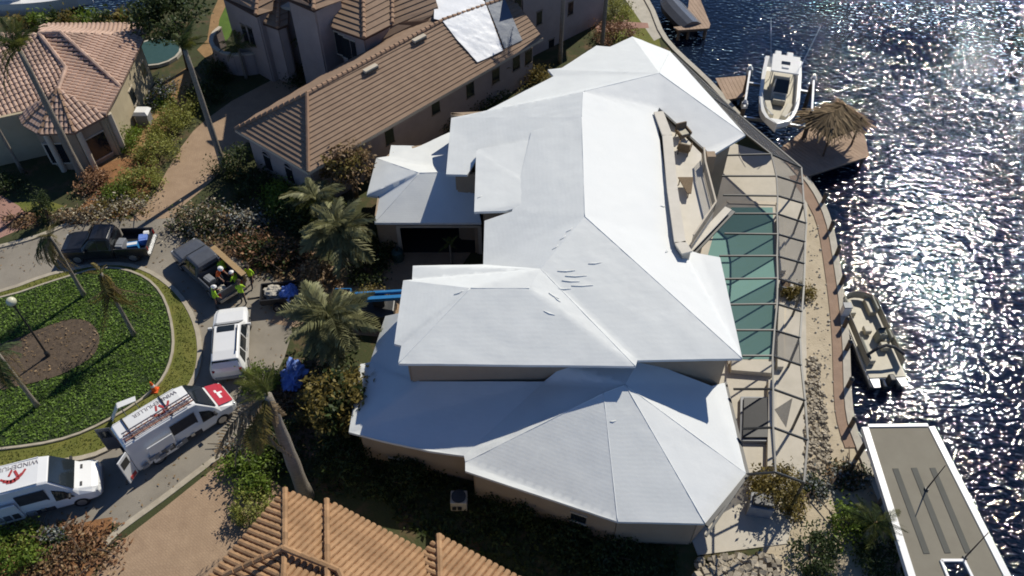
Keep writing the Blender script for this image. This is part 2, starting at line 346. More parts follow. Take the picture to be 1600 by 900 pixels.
def surf(poly):
    tris = [[poly[i] for i in t] for t in tessellate_polygon([[V((p.x, p.y, 0)) for p in poly]])]
    def sz(x, y):
        best = None
        for A, B_, C in tris:
            dd = (B_.y - C.y) * (A.x - C.x) + (C.x - B_.x) * (A.y - C.y)
            if abs(dd) < 1e-9: continue
            l1 = ((B_.y - C.y) * (x - C.x) + (C.x - B_.x) * (y - C.y)) / dd; l2 = ((C.y - A.y) * (x - C.x) + (A.x - C.x) * (y - C.y)) / dd; l3 = 1 - l1 - l2
            m = min(l1, l2, l3)
            if best is None or m > best[0]: best = (m, l1 * A.z + l2 * B_.z + l3 * C.z)
        return best[1]
    return sz
def tile_rows(parent, poly, ei, sp, rad, mat, name='tile_row'):     # barrel tiles: one row from eave to hip is one piece
    n, e, s, q = frame(poly, poly[ei[0]], poly[ei[1]]); o = poly[ei[0]]
    a0 = min(p[0] for p in q); a1 = max(p[0] for p in q); k = int((a1 - a0) / sp)
    sz = surf(poly)
    for i in range(k):
        a = a0 + (i + .5) * sp; c = clip(clip(q, 0, a - .02, True), 0, a + .02, False)
        if len(c) < 3: continue
        b0 = min(p[1] for p in c); b1 = max(p[1] for p in c)
        if b1 - b0 < .25: continue
        mb = MB(); b = b0
        while b < b1 - .02:
            bt = min(b + .44, b1); vs = []
            for bb, rr, h in ((b - .03, rad, .045), (bt, rad * .86, .0)):
                for j in range(5):
                    an = math.pi * j / 4
                    g = o + e * a + s * bb; g.z = sz(g.x, g.y); vs.append(g + e * (math.cos(an) * rr) + n * (math.sin(an) * rr * .8 + h))
            mb.add(vs, [(j, j + 5, j + 6, j + 1) for j in range(4)] + [(0, 1, 2, 3, 4)]); b = bt
        mb.build(name, mat, parent, fix=False)
def tile_courses(parent, poly, ei, sp, mat, name='tile_course'):    # flat tiles: one level course is one piece
    n, e, s, q = frame(poly, poly[ei[0]], poly[ei[1]]); o = poly[ei[0]]
    b0 = min(p[1] for p in q); b1 = max(p[1] for p in q); k = max(1, int((b1 - b0) / sp)); sz = surf(poly)
    for i in range(k):
        lo = b0 + i * (b1 - b0) / k; hi = b0 + (i + 1) * (b1 - b0) / k + .05
        c = clip(clip(q, 1, lo, True), 1, hi, False)
        if len(c) < 3: continue
        def lift(b): return .095 - .075 * (b - lo) / (hi - lo)
        def g(p):
            q_ = o + e * p[0] + s * p[1]; q_.z = sz(q_.x, q_.y); return q_
        bot = [g(p) for p in c]; top = [q_ + n * lift(p[1]) for q_, p in zip(bot, c)]; m = len(c)
        mb = MB(); mb.add(top + bot, [tuple(range(m))] + [(j, (j + 1) % m, (j + 1) % m + m, j + m) for j in range(m)])
        mb.build(name, mat, parent, fix=True)
def cap_line(parent, a, b, r, mat, name='ridge_cap', step=.42, drop=0):
    a, b = V(a), V(b); L = (b - a).length; k = max(1, int(L / step)); mb = MB()
    for i in range(k):
        p = a.lerp(b, i / k); q = a.lerp(b, (i + 1.12) / k if i < k - 1 else 1)
        mb.tube([p + V((0, 0, .03 - drop)), q + V((0, 0, -.02 - drop))], [r, r * .8], 7)
    return mb.build(name, mat, parent)
def sheet(parent, poly, mat, name='roof_sheet', amp=.016, res=.45, th=.16, label=None):
    """A roofing membrane drawn over a roof plane: finely divided, with the slack and ripples of the sheet."""
    poly = [V(p) for p in poly]; bm = bmesh.new(); vs = [bm.verts.new(p) for p in poly]
    for t in tessellate_polygon([[V((p.x, p.y, 0)) for p in poly]]):
        a, b, c = [poly[i] for i in t]; idx = t
        if (b.x - a.x) * (c.y - a.y) - (b.y - a.y) * (c.x - a.x) < 0: idx = t[::-1]
        try: bm.faces.new([vs[i] for i in idx])
        except ValueError: pass
    rim = [e for e in bm.edges if e.is_boundary]
    for _ in range(7):
        es = [e for e in bm.edges if e.calc_length() > res]
        if not es: break
        bmesh.ops.subdivide_edges(bm, edges=es, cuts=1); bmesh.ops.triangulate(bm, faces=[f for f in bm.faces if len(f.verts) > 3])
    bnd = [e for e in bm.edges if e.is_boundary]
    for v in bm.verts:
        p = v.co; d = noise.noise(p * .55) * 1.1 + noise.noise(p * 1.7) * .7 + noise.noise(V((p.x * 1.2, p.y * 4.5, p.z))) * .8
        v.co.z += amp * d
    for e in bnd: e.smooth = False
    r = bmesh.ops.extrude_edge_only(bm, edges=bnd)
    for g in r['geom']:
        if isinstance(g, bmesh.types.BMVert): g.co.z -= th
    off = ORG[parent.name]
    for v in bm.verts: v.co -= off
    for f in bm.faces: f.smooth = abs(f.normal.z) > .3
    me = bpy.data.meshes.new(name); bm.normal_update(); bm.to_mesh(me); bm.free(); me.materials.append(M[mat])
    o = bpy.data.objects.new(name, me); link(o, parent); ORG[o.name] = off
    if label: o['label'] = label
    return o
def wall_ring(parent, poly, z0, z1, mat, d=.45, th=.22, skip=()):
    P = inset(poly, d) if d else [V((p[0], p[1])) for p in poly]; n = len(P)
    cx = sum(p.x for p in P) / n; cy = sum(p.y for p in P) / n
    for i in range(n):
        if i in skip: continue
        a, b = P[i], P[(i + 1) % n]
        if (b - a).length < .05: continue
        mb = MB(); mb.bar((a.x, a.y, (z0 + z1) / 2), (b.x, b.y, (z0 + z1) / 2), th, z1 - z0); mb.build('wall', mat, parent)
    return P
def window(parent, c, d, w, h, frame_mat='trim', pane='glass', arch=False, mull=1):
    """A framed pane on a wall, c the centre on the wall face, d the wall's run; the outside is to the camera's side."""
    d = V((d[0], d[1], 0)).normalized(); n = V((d.y, -d.x, 0)); c = V(c)
    if n.dot(V((0, 0, CAM_H)) - c) < 0: n = -n
    z = V((0, 0, 1)); f = MB(); t = .09
    for sx in (-1, 1): f.bar(c + d * sx * w / 2 - z * h / 2, c + d * sx * w / 2 + z * h / 2, t, .34, up=d)
    f2 = [c + z * h / 2, c - z * h / 2]
    for q in f2: f.bar(q - d * (w / 2 + t / 2), q + d * (w / 2 + t / 2), .34, t)
    for i in range(1, mull): f.bar(c + d * (w * (i / mull - .5)) - z * h / 2, c + d * (w * (i / mull - .5)) + z * h / 2, .05, .3, up=d)
    if arch:
        top = c + z * h / 2; f.tube([top + d * (math.cos(a) * w / 2) + z * (math.sin(a) * w / 2) + n * .12 for a in [math.pi * i / 8 for i in range(9)]], .06, 5)
    wo = f.build('window', frame_mat, parent)
    p = MB(); pts = [c - d * w / 2 - z * h / 2, c + d * w / 2 - z * h / 2, c + d * w / 2 + z * h / 2]
    if arch: pts += [c + z * h / 2 + d * (math.cos(a) * w / 2) + z * (math.sin(a) * w / 2) for a in [math.pi * i / 8 for i in range(1, 8)]]
    pts += [c - d * w / 2 + z * h / 2]
    pts = [q + n * .125 for q in pts]; p.panel(pts, .012); p.build('pane', pane, wo, fix=True)
    return wo

def on_plane(px, py, tri, off=0.0):
    a, b, c = [U(*p) for p in tri]; n = (b - a).cross(c - a).normalized()
    if n.z < 0: n = -n
    d = V((px - 800.0, FPX * CP - (py - 450.0) * SP, -(FPX * SP + (py - 450.0) * CP))); o = V((0, 0, CAM_H))
    return o + d * ((a + n * off - o).dot(n) / d.dot(n))

# ================================================================ THE SETTING
WZ = -1.0
sea_px = [(1428, 905), (1385, 800), (1345, 705), (1326, 640), (1320, 520), (1308, 420), (1290, 335), (1252, 272)]
sea = [U(*p) for p in sea_px] + [V((17.8, 50, 0)), V((15.6, 56, 0)), U(1040, 62), U(1010, 0), V((9, 80, 0)), V((4, 110, 0))]
land = [V((-300, -200, 0)), V((26, -200, 0)), V((20.5, -20, 0)), V((19.6, 5, 0))] + sea + [V((-10, 118, 0)), V((-25, 108, 0)), V((-28, 80, 0)), V((-29, 67.5, 0)), V((-34, 66.3, 0)), V((-60, 65.5, 0)), V((-300, 60, 0))]
struct('sea_bed', MB().add([(-900, -700, -3), (900, -700, -3), (900, 1200, -3), (-900, 1200, -3)], [(0, 1, 2, 3)]), 'bed')
struct('water', MB().add([(-900, -700, WZ), (900, -700, WZ), (900, 1200, WZ), (-900, 1200, WZ)], [(0, 1, 2, 3)]), 'water')
struct('ground', MB().prism(land, -2.9, 0), 'ground')
def patch(name, px, mat, z, world=None):
    poly = world or [U(*p) for p in px]
    return struct(name, MB().prism(poly, -.05, z), mat)
def ribbon(name, pts, w, z0, z1, mat, closed=False):
    P = [V((p[0], p[1])) for p in pts]; n = len(P); rings = []
    for i in range(n):
        a = P[i - 1] if (i or closed) else P[0]; b = P[(i + 1) % n] if (i < n - 1 or closed) else P[-1]
        d = (b - a).normalized(); nn = V((-d.y, d.x)) * (w / 2); l, r = P[i] + nn, P[i] - nn
        rings.append([(l.x, l.y, z0), (r.x, r.y, z0), (r.x, r.y, z1), (l.x, l.y, z1)])
    if closed: rings.append(rings[0])
    return struct(name, MB().loft(rings, cap=not closed), mat, fix=True)
def smooth_poly(pts, k=4, closed=True):
    P = [V((p[0], p[1], 0)) for p in pts]; n = len(P); out = []
    rngi = range(n) if closed else range(n - 1)
    for i in rngi:
        p0 = P[i - 1] if (closed or i) else P[0]; p1 = P[i]; p2 = P[(i + 1) % n]; p3 = P[(i + 2) % n] if (closed or i < n - 2) else P[-1]
        for j in range(k):
            t = j / k; out.append(.5 * ((2 * p1) + (-p0 + p2) * t + (2 * p0 - 5 * p1 + 4 * p2 - p3) * t * t + (-p0 + 3 * p1 - 3 * p2 + p3) * t ** 3))
    if not closed: out.append(P[-1])
    return out
road_px = [(-120, 415), (0, 388), (60, 372), (112, 350), (170, 338), (205, 342), (268, 333), (278, 352), (300, 380), (352, 398), (400, 412), (432, 436), (452, 470), (456, 520), (444, 560), (425, 595), (405, 640), (360, 695), (330, 718), (255, 775), (196, 818), (160, 815), (100, 828), (0, 852), (-120, 872)]
patch('road', road_px, 'asphalt', .006)
ribbon('kerb', smooth_poly([U(*p) for p in [(425, 597), (405, 642), (362, 697), (332, 720), (257, 777), (190, 826), (165, 850)]], 3, False), .32, -.05, .05, 'kerb')
ribbon('kerb', smooth_poly([U(*p) for p in [(-120, 413), (0, 386), (60, 370), (108, 350)]], 3, False), .3, -.05, .10, 'kerb')
isl_px = [(-120, 478), (0, 457), (80, 430), (165, 414), (222, 421), (264, 446), (292, 478), (309, 518), (312, 562), (299, 602), (262, 642), (205, 680), (150, 711), (80, 724), (0, 733), (-120, 738)]
isl = smooth_poly([U(*p) for p in isl_px], 3)
struct('island_verge', MB().prism(isl, -.05, .10), 'grass')
ribbon('island_kerb', isl, .26, -.05, .13, 'kerb', closed=True)
bed_px = [(-120, 482), (0, 468), (90, 440), (165, 421), (222, 433), (256, 466), (271, 520), (267, 568), (240, 612), (175, 656), (100, 688), (0, 704), (-120, 712)]
bed = smooth_poly([U(*p) for p in bed_px], 3)
struct('island_bed', MB().prism(bed, -.05, .16), 'island_soil')
ribbon('island_edging', bed, .13, -.05, .20, 'kerb', closed=True)
mul_px = [(-20, 556), (40, 528), (100, 505), (138, 505), (157, 528), (150, 556), (112, 582), (60, 600), (-20, 612)]
mul = smooth_poly([U(*p) for p in mul_px], 3)
struct('island_mulch', MB().prism(mul, -.05, .22), 'island_mulch')
# drives, paths, lawns, beds
patch('driveway', [(200, 346), (225, 322), (243, 300), (262, 265), (283, 230), (302, 205), (322, 187), (362, 158), (400, 138), (450, 112), (520, 85), (530, 150), (470, 235), (385, 222), (352, 262), (312, 300), (285, 322), (275, 340)], 'paver', .012)
patch('driveway', [(165, 868), (190, 845), (255, 795), (330, 735), (352, 722), (420, 745), (445, 765), (335, 905), (300, 960), (120, 960), (150, 900)], 'paver', .012)
patch('driveway', [(420, 505), (445, 470), (470, 440), (610, 372), (752, 372), (640, 530), (520, 520)], 'paver', .010)
patch('driveway', [(-60, 300), (0, 304), (30, 322), (52, 350), (0, 372), (-60, 388)], 'paver_pink', .012)
patch('path', [(322, 92), (308, 78), (324, 62), (330, 24), (345, -10), (362, -10), (343, 30), (338, 66), (352, 76), (334, 106)], 'sandyard', .016)
patch('lawn', [(326, 74), (338, 30), (352, 8), (375, 10), (373, 38), (352, 66)], 'lawn_green', .008)
patch('lawn', [(12, 318), (70, 312), (100, 322), (60, 345), (40, 345)], 'grass', .008)
patch('yard_soil', [(205, 195), (240, 140), (300, 100), (318, 130), (300, 165), (262, 200), (230, 255), (165, 300), (135, 298), (150, 255)], 'sandyard', .010)
patch('mulch_bed', [(150, 300), (140, 262), (190, 248), (240, 252), (235, 300), (205, 335), (130, 350), (95, 352)], 'mulch_orange', .016)
patch('mulch_bed', [(290, 372), (330, 330), (420, 340), (480, 400), (470, 440), (440, 445), (400, 410), (340, 395)], 'mulch', .012)
patch('mulch_bed', [(430, 600), (450, 560), (520, 560), (560, 600), (545, 700), (470, 720), (410, 650)], 'mulch', .014)
patch('mulch_bed', [(150, 812), (176, 808), (172, 845), (150, 890), (90, 960), (-100, 960), (-100, 872), (0, 850)], 'mulch_orange', .020)
patch('lawn', [(640, 800), (1000, 850), (1060, 960), (760, 960), (560, 810)], 'ground', .006)
patch('lawn', [(940, 55), (975, 8), (1000, 20), (1030, 62), (1035, 85), (975, 80)], 'grass', .010)
patch('path', [(930, 40), (975, 34), (1012, 36), (1014, 44), (975, 45), (935, 52)], 'paver_pink', .016)
patch('path', [(972, -8), (1006, -8), (1038, 56), (1022, 64)], 'concrete', .014)
patch('lawn', [(700, 180), (860, 100), (900, 80), (930, 95), (860, 150), (760, 190)], 'ground', .006)
# the waterfront: sand, paver walk, seawall cap
cap_in = sea[:8]
patch('sand_strip', [(1430, 960), (1345, 705), (1330, 640), (1320, 520), (1308, 420), (1290, 335), (1262, 300), (1245, 330), (1255, 450), (1250, 600), (1255, 745), (1200, 790), (1180, 960)], 'sand', .008)
walk = [U(*p) for p in [(1332, 700), (1316, 640), (1310, 520), (1298, 420), (1281, 338), (1240, 275)]]
ribbon('walkway', smooth_poly(walk, 4, False), .80, -.05, .06, 'seawall_walk')
seaw = smooth_poly([V((20, -15, 0)), V((19.5, 5, 0))] + sea[:-1], 4, False)
ribbon('seawall_cap', seaw, .42, -2.8, .12, 'concrete')

# ================================================================ THE HOUSE UNDER WHITE MEMBRANE
H = thing('house', 'large two storey house with its whole roof wrapped in white membrane', 'house', (2, 32, 0))
ap = (914, 338, 8.0); vq = (845, 420, 7.4); r1 = (735, 450, 7.35); r2 = (827, 450, 7.35)
se = (1160, 560, 6.2); sm = (993, 572, 6.2); sw = (622, 568, 6.2); rn = (909, 183, 8.0)
def UP(*pts): return [U(*p) for p in pts]
sheets = [
 ('membrane', UP(r1, r2, vq, sm, sw)),                                                            # south wing, south slope
 ('membrane', UP(ap, vq, sm, (996, 563, 6.2), se)),                                               # south hip of main ridge
 ('membrane', UP(r1, sw, (627, 540, 6.2), (616, 537, 6.2), (630, 438, 6.2))),                     # west hip
 ('membrane', UP(r1, (630, 438, 6.2), (644, 437, 6.2), (645, 415, 6.2), (755, 413, 6.2), vq, r2)), # north slope of wing
 ('membrane', UP(ap, rn, (830, 205, 7.2), (800, 330, 6.85), (757, 345, 6.35), (755, 413, 6.2), vq)), # west slope
 ('membrane', UP((850, 215, 7.25), (748, 233, 6.6), (744, 237, 6.6), (741, 331, 6.6), (790, 329, 6.8), (860, 310, 7.25))),
 ('membrane', UP(rn, (705, 184, 5.75), (697, 272, 5.75), (730, 273, 6.0), (748, 245, 6.2), (836, 225, 7.2))),
 ('membrane2', UP(ap, se, (1125, 402, 6.2), (1092, 396, 6.25), (1066, 388, 6.4), (1056, 372, 6.55), (1042, 290, 6.7), (1025, 180, 6.8), rn)),  # east slope
]
NE = 5.9; q1 = (911, 143, 8.0); q2 = (1030, 114, 7.6)
nwall = [(705, 184, 5.75), (760, 173, NE), (865, 119, NE), (856, 109, 5.7), (932, 71, NE), (953, 73, NE), (988, 57, NE), (1047, 80, NE), (1165, 211, NE), (1114, 242, NE)]
sheets += [
 ('membrane', UP(q1, q2, (988, 57, NE), (953, 73, NE), (932, 71, NE), (878, 106, NE), (856, 109, 5.75), (865, 119, NE), (760, 173, NE))),
 ('membrane', UP(rn, q1, (760, 173, NE), (705, 184, 5.75))),
 ('membrane', UP(q2, (1047, 80, NE), (988, 57, NE))),
 ('membrane2', UP(q2, (1165, 211, NE), (1047, 80, NE))),
 ('membrane2', UP(q1, rn, (1025, 180, 6.8), (1030, 168, 6.8), (1105, 236, 5.7), (1114, 242, NE), (1165, 211, NE), q2)),
]
LE = 3.0; t1 = (943, 614, 5.0); t2 = (977, 601, 5.15)
sheets += [
 ('membrane', UP((545, 675, LE), (598, 689, LE), (672, 705, LE), (725, 712, LE), (850, 596, 4.15), (655, 596, 4.1), (640, 540, 4.1), (628, 488, 4.0), (602, 494, LE), (578, 566, LE), (563, 569, LE))),
 ('membrane', UP((725, 712, LE), (727, 722, LE), t1, t2, (1000, 560, 5.4), (880, 572, 5.0), (850, 596, 4.15))),
 ('membrane', UP(t1, (727, 722, LE), (727, 736, LE), (965, 815, LE))),
 ('membrane', UP(t1, (965, 815, LE), (1102, 818, LE), t2)),
 ('membrane2', UP(t2, (1102, 818, LE), (1166, 740, LE))),
 ('membrane2', UP(t2, (1166, 740, LE), (1133, 598, LE), (1112, 603, 3.75), (1000, 560, 5.4))),
]
gr1 = (655, 270, 4.7); gr2 = (735, 268, 4.7)
sheets += [
 ('membrane', UP((585, 348, 3.2), (752, 348, 3.2), gr2, gr1)),
 ('membrane', UP((585, 348, 3.2), gr1, (588, 247, 3.2), (573, 305, 3.2), (593, 307, 3.2))),
 ('membrane', UP(gr1, gr2, (760, 205, 3.3), (701, 207, 3.2), (656, 228, 3.2), (611, 227, 3.2), (608, 244, 3.2), (588, 247, 3.2))),
]
for mt, poly in sheets: sheet(H, poly, mt)
for a, b in ((ap, se), (ap, rn), (r1, sw), (r1, r2), (vq, sm), (q1, q2), (rn, q1), (q2, (1047, 80, NE)), (q2, (1165, 211, NE)), (t1, (965, 815, LE)), (t2, (1102, 818, LE)), (t2, (1166, 740, LE)), (t1, (727, 722, LE)), (t1, t2), (gr1, (585, 348, 3.2)), (gr1, (588, 247, 3.2)), (gr1, gr2)):
    p_, q_ = U(*a), U(*b); k_ = int((q_ - p_).length / .21); MB().tube([p_.lerp(q_, i / k_) - V((0, 0, .012)) for i in range(k_ + 1)], [.026 + .004 * (i % 2) for i in range(k_ + 1)], 7).build('hip_ridge', 'membrane', H, smooth=True)
# walls
south_walls = wall_ring(H, UL([(545, 675), (725, 712), (727, 736), (965, 815), (1102, 818), (1166, 740), (1133, 598), (1120, 560), (620, 492), (602, 494), (578, 566), (563, 569)], LE), 0, LE - .08, 'stucco', d=.5)
wall_ring(H, UL([(630, 438), (616, 537), (622, 568), (1160, 560), (1125, 402), (1066, 388), (914, 338), (757, 345), (755, 413), (645, 415)], 6.2), 0, 6.05, 'stucco', d=.6)
up_w = wall_ring(H, UL([(705, 184), (697, 272), (741, 274), (741, 331), (914, 338), (1056, 372), (1025, 180), (909, 183)], 5.9), 0, 5.55, 'stucco', d=.6)
wall_ring(H, UL([(705, 184), (760, 173), (865, 119), (932, 71), (988, 57), (1047, 80), (1165, 211), (1114, 242), (1030, 170)], NE), 0, NE - .2, 'stucco', d=.7)
gar = inset(UL([(573, 347), (588, 247), (611, 227), (760, 205), (757, 347)], 3.2), .55)
for i in range(4):
    a, b = gar[i], gar[i + 1]
    MB().bar((a.x, a.y, 1.6), (b.x, b.y, 1.6), .22, 3.2).build('wall', 'stucco', H)
ga, gb = gar[0], gar[4]                                            # front of the garage: two piers and a header round the open doorway
gd = (gb - ga).normalized(); L0 = hit(627, 390, ga, gb); L1 = hit(751, 390, ga, gb); topz = 2.35
def gp(t): return ga + gd * t
tl = (V((L0.x, L0.y)) - ga).length; tr = (V((L1.x, L1.y)) - ga).length; tw = (gb - ga).length
for a, b, z0, z1 in ((0, tl, 0, 3.2), (tr, tw, 0, 3.2), (tl, tr, topz, 3.2)):
    p, q = gp(a), gp(b); MB().bar((p.x, p.y, (z0 + z1) / 2), (q.x, q.y, (z0 + z1) / 2), .22, z1 - z0).build('wall', 'stucco', H)
dfm = MB(); p, q = gp(tl), gp(tr)
dfm.bar((p.x, p.y - .06, 0), (p.x, p.y - .06, topz), .16, .22); dfm.bar((q.x, q.y - .06, 0), (q.x, q.y - .06, topz), .16, .22); dfm.bar((p.x - .08, p.y - .06, topz + .08), (q.x + .08, q.y - .06, topz + .08), .22, .16)
gf = dfm.build('garage_doorway', 'trim', H)
for k in range(4):
    z = .05 + k * .06; a, b = gp(tl + .1), gp(tr - .1); MB().bar((a.x, a.y + .6 + k * .55, 2.42 + z * .1), (b.x, b.y + .6 + k * .55, 2.42 + z * .1), .5, .04).build('door_panel', 'trimdark', gf)
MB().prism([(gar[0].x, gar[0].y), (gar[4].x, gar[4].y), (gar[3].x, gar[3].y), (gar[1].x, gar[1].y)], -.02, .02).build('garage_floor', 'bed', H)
# windows and small fittings
wa, wb = south_walls[2], south_walls[3]
window(H, hit(905, 806, wa, wb), (wb - wa), .75, .8)
wa, wb = south_walls[0], south_walls[1]
window(H, hit(622, 722, wa, wb), (wb - wa), .8, 1.1)
wa, wb = up_w[2], up_w[3]
window(H, hit(737, 300, V((U(729, 290, 5).x, 0, 0)), V((U(729, 290, 5).x, 50, 0))), (0, 1), .9, 1.5)
# terrace behind a parapet
tz = 6.0
ter = UL([(1033, 176), (1096, 240), (1098, 272), (1114, 335), (1078, 388), (1058, 380), (1046, 290)], tz)
MB().prism([(p.x, p.y) for p in ter], 5.6, tz).build('terrace_floor', 'terrace', H)
wall_ring(H, ter, 0, 5.65, 'stucco', d=.25)
par = UL([(1030, 168, 7.3), (1044, 205, 7.3), (1052, 290, 7.3), (1064, 372, 7.3), (1075, 388, 7.3)], 7.3)
pw = MB()
for a, b in zip(par, par[1:]): pw.bar((a.x, a.y, 6.15), (b.x, b.y, 6.15), .44, 1.5)
pw.build('parapet', 'concrete', H)
cop = MB()
for a, b in zip(par, par[1:]): cop.bar((a.x, a.y, 6.95), (b.x, b.y, 6.95), .60, .12)
cop.build('coping', 'terrace', H)
rl = [p + V((0, 0, .95)) for p in UL([(1096, 250), (1098, 272), (1114, 335), (1079, 387)], tz)]
for a, b in zip(rl, rl[1:]):
    rg = MB(); rg.bar(a, b, .09, .07); rg.bar(a - V((0, 0, .8)), b - V((0, 0, .8)), .06, .05); k = int((b - a).length / .14)
    for i in range(k + 1): c = a.lerp(b, i / max(1, k)); rg.bar(c, c - V((0, 0, .95)), .025)
    rg.build('railing', 'trim', H)
cq = U(1108, 255, 6.2); MB().box((cq.x, cq.y, 6.3), (.5, .5, 1.2)).build('chimney_pillar', 'stucco', H)
for k_, (z_, o_, m_) in enumerate(((5.5, 0, 'terrace'), (5.2, .35, 'bronze'))):
    a_, b_ = U(1074, 393, z_), U(1138, 326, z_); MB().bar(a_ + V((o_ * .5, -o_ * .5, 0)), b_ + V((o_ * .5, -o_ * .5, 0)), .42, .10).build('balcony_ledge', m_, H)
# gutters of the low south roof on the pool side
gt = MB()
for a, b in (((1133, 598, 2.95), (1168, 742, 2.95)), ((1168, 742, 2.95), (1104, 822, 2.95))):
    gt.bar(U(*a), U(*b), .16, .14)
gt.build('gutter', 'bronze', H)
def on_roof(px, py, off=.03):
    best = None; o = V((0, 0, CAM_H)); d = V((px - 800.0, FPX * CP - (py - 450.0) * SP, -(FPX * SP + (py - 450.0) * CP)))
    for _, poly in sheets:
        for t in tessellate_polygon([[V((p.x, p.y, 0)) for p in poly]]):
            a, b, c = [poly[i] for i in t]; n = (b - a).cross(c - a)
            if abs(n.dot(d)) < 1e-6: continue
            k = (a - o).dot(n) / d.dot(n); p = o + d * k
            if all((y - x).cross(p - x).dot(n) >= -1e-4 for x, y in ((a, b), (b, c), (c, a))) and (best is None or k < best[0]): best = (k, p, n.normalized() if n.z > 0 else -n.normalized())
    return (best[1] + best[2] * off, best[2]) if best else (None, None)
for px, py, L, ang in ((865, 463, .6, -30), (870, 468, .45, -45), (858, 490, .6, -22), (717, 458, .5, 15), (868, 387, .4, 35), (880, 372, .4, 35), (890, 360, .4, 30), (1036, 323, .3, 5), (1042, 393, .3, 60), (958, 659, .3, 10), (885, 424, .9, 4), (900, 432, 1.1, 2), (892, 440, .9, -3), (910, 447, 1.1, 3), (880, 452, .8, 0), (930, 412, .7, 8), (735, 300, .3, 40), (750, 308, .3, 35)):
    p, n = on_roof(px, py)
    if p is None: continue
    e = V((math.cos(R(ang)), math.sin(R(ang)), 0)); e = (e - n * e.dot(n)).normalized(); s_ = n.cross(e); rings = []
    for i in range(7):
        u = i / 6 - .5; hgt = .018 * max(0, math.cos(u * math.pi)) ** .7 - .002; w = .05 * (1 - abs(u) * 1.6) + .012; q = p + e * (u * L) + s_ * (.06 * abs(u))
        rings.append([q - s_ * w - n * .03, q - s_ * w * .3 + n * hgt, q + s_ * w * .4 + n * hgt * .5, q + s_ * w - n * .03])
    MB().loft(rings).build('sheet_fold', 'membrane', H, smooth=True, fix=True)
# ------- things on the terrace
def armchair(loc, rz, label):
    t = thing('lounge_chair', label, 'chair', loc, rz, 'wicker chairs on the terrace')
    MB().box((0, 0, .32), (.7, .7, .16)).build('seat', 'wicker', t, local=True, bevel=.03)
    MB().box((0, .32, .62), (.7, .12, .55), rot=Matrix.Rotation(R(-12), 3, 'X')).build('backrest', 'wicker', t, local=True, bevel=.03)
    for s in (-1, 1):
        MB().box((s * .36, 0, .48), (.1, .7, .2)).build('armrest', 'wicker', t, local=True, bevel=.02)
        for y in (-.3, .3): MB().box((s * .3, y, .12), (.06, .06, .24)).build('leg', 'black', t, local=True)
    MB().box((0, -.02, .43), (.56, .56, .1)).build('cushion', 'cream', t, local=True, bevel=.03)
armchair(U(1066, 215, tz), R(20), 'wicker armchair at the far end of the roof terrace')
armchair(U(1068, 238, tz), R(160), 'wicker armchair nearer the camera beside the other on the terrace')
c = U(1072, 298, tz); tb = thing('side_table', 'small brown triangular table alone on the pale terrace floor', 'table', c)
MB().prism([(c.x - .45, c.y + .65), (c.x + .45, c.y + .65), (c.x + .12, c.y - .75), (c.x - .1, c.y - .75)], tz + .42, tz + .48).build('table_top', 'wicker', tb)
for dx, dy in ((-.35, .55), (.35, .55), (0, -.6)): MB().bar((c.x + dx, c.y + dy, tz), (c.x + dx, c.y + dy, tz + .42), .05).build('leg', 'wicker', tb)

# ================================================================ POOL, DECK AND CAGE
pool = UL([(1143, 325), (1207, 325), (1211, 440), (1208, 562), (1150, 562), (1100, 420), (1120, 350)], 0)
dk = UL([(1060, 200), (1250, 255), (1262, 300), (1258, 450), (1260, 560), (1256, 745), (1230, 850), (1090, 868), (1060, 790), (1040, 500)], 0)
pool_in = inset(pool, -.25)
struct('pool_deck', MB().prism(dk, -.04, .05), 'deck')
PB = thing('swimming_pool', 'green swimming pool beneath the dark pool cage', 'pool', (15, 34, 0))
rim = MB(); n = len(pool)
for i in range(n): a, b = pool_in[i], pool_in[(i + 1) % n]; rim.bar((a.x, a.y, .06), (b.x, b.y, .06), .3, .10)
rim.build('coping', 'trim', PB)
MB().prism([(p.x, p.y) for p in pool], .0, .058).build('water_surface', water_mat('pool_water', (.19, .33, .295), True), PB)
CG = thing('pool_cage', 'bronze framed pool cage with most screens torn out', 'pool cage', (16, 34, 0))
zr, ze = 4.2, 2.7
beams = [((1118, 243), (1205, 241), (1252, 262)), ((1128, 275), (1213, 275), (1254, 288)), ((1130, 305), (1215, 306), (1256, 318)), ((1143, 334), (1214, 334), (1260, 349)), ((1132, 365), (1215, 366), (1258, 378)),
         ((1124, 400), (1214, 400), (1257, 412)), ((1133, 436), (1215, 435), (1256, 447)), ((1140, 476), (1214, 475), (1253, 487)), ((1150, 516), (1210, 516), (1250, 528)), ((1160, 556), (1207, 556), (1252, 571)),
         ((1146, 608), (1208, 608), (1258, 626)), ((1160, 670), (1208, 668), (1262, 688)), ((1168, 741), (1212, 738), (1256, 754))]
prev = None
for a, b, c in beams:
    A, B, C = U(*a, 3.4 if a[1] > 560 else zr), U(*b, zr), U(*c, ze)
    MB().bar(A, B, .07, .11).build('roof_beam', 'bronze', CG); MB().bar(B, C, .07, .11).build('mansard_rafter', 'bronze', CG)
    if beams.index((a, b, c)) % 2 == 0: MB().bar(C, (C.x, C.y, .05), .08, .12).build('post', 'bronze', CG)
    if prev:
        MB().bar(prev[0], B, .08, .10).build('purlin', 'bronze', CG); MB().bar(prev[1], C, .10, .12).build('eave_beam', 'bronze', CG)
    if prev:
        if a[1] not in (334, 476, 516) and a[1] < 600: MB().panel([prev[0], prev[1], C, B], .01).build('screen_panel', 'screen_thin', CG)
    pm2 = (A + B) / 2; prev = (B, C)
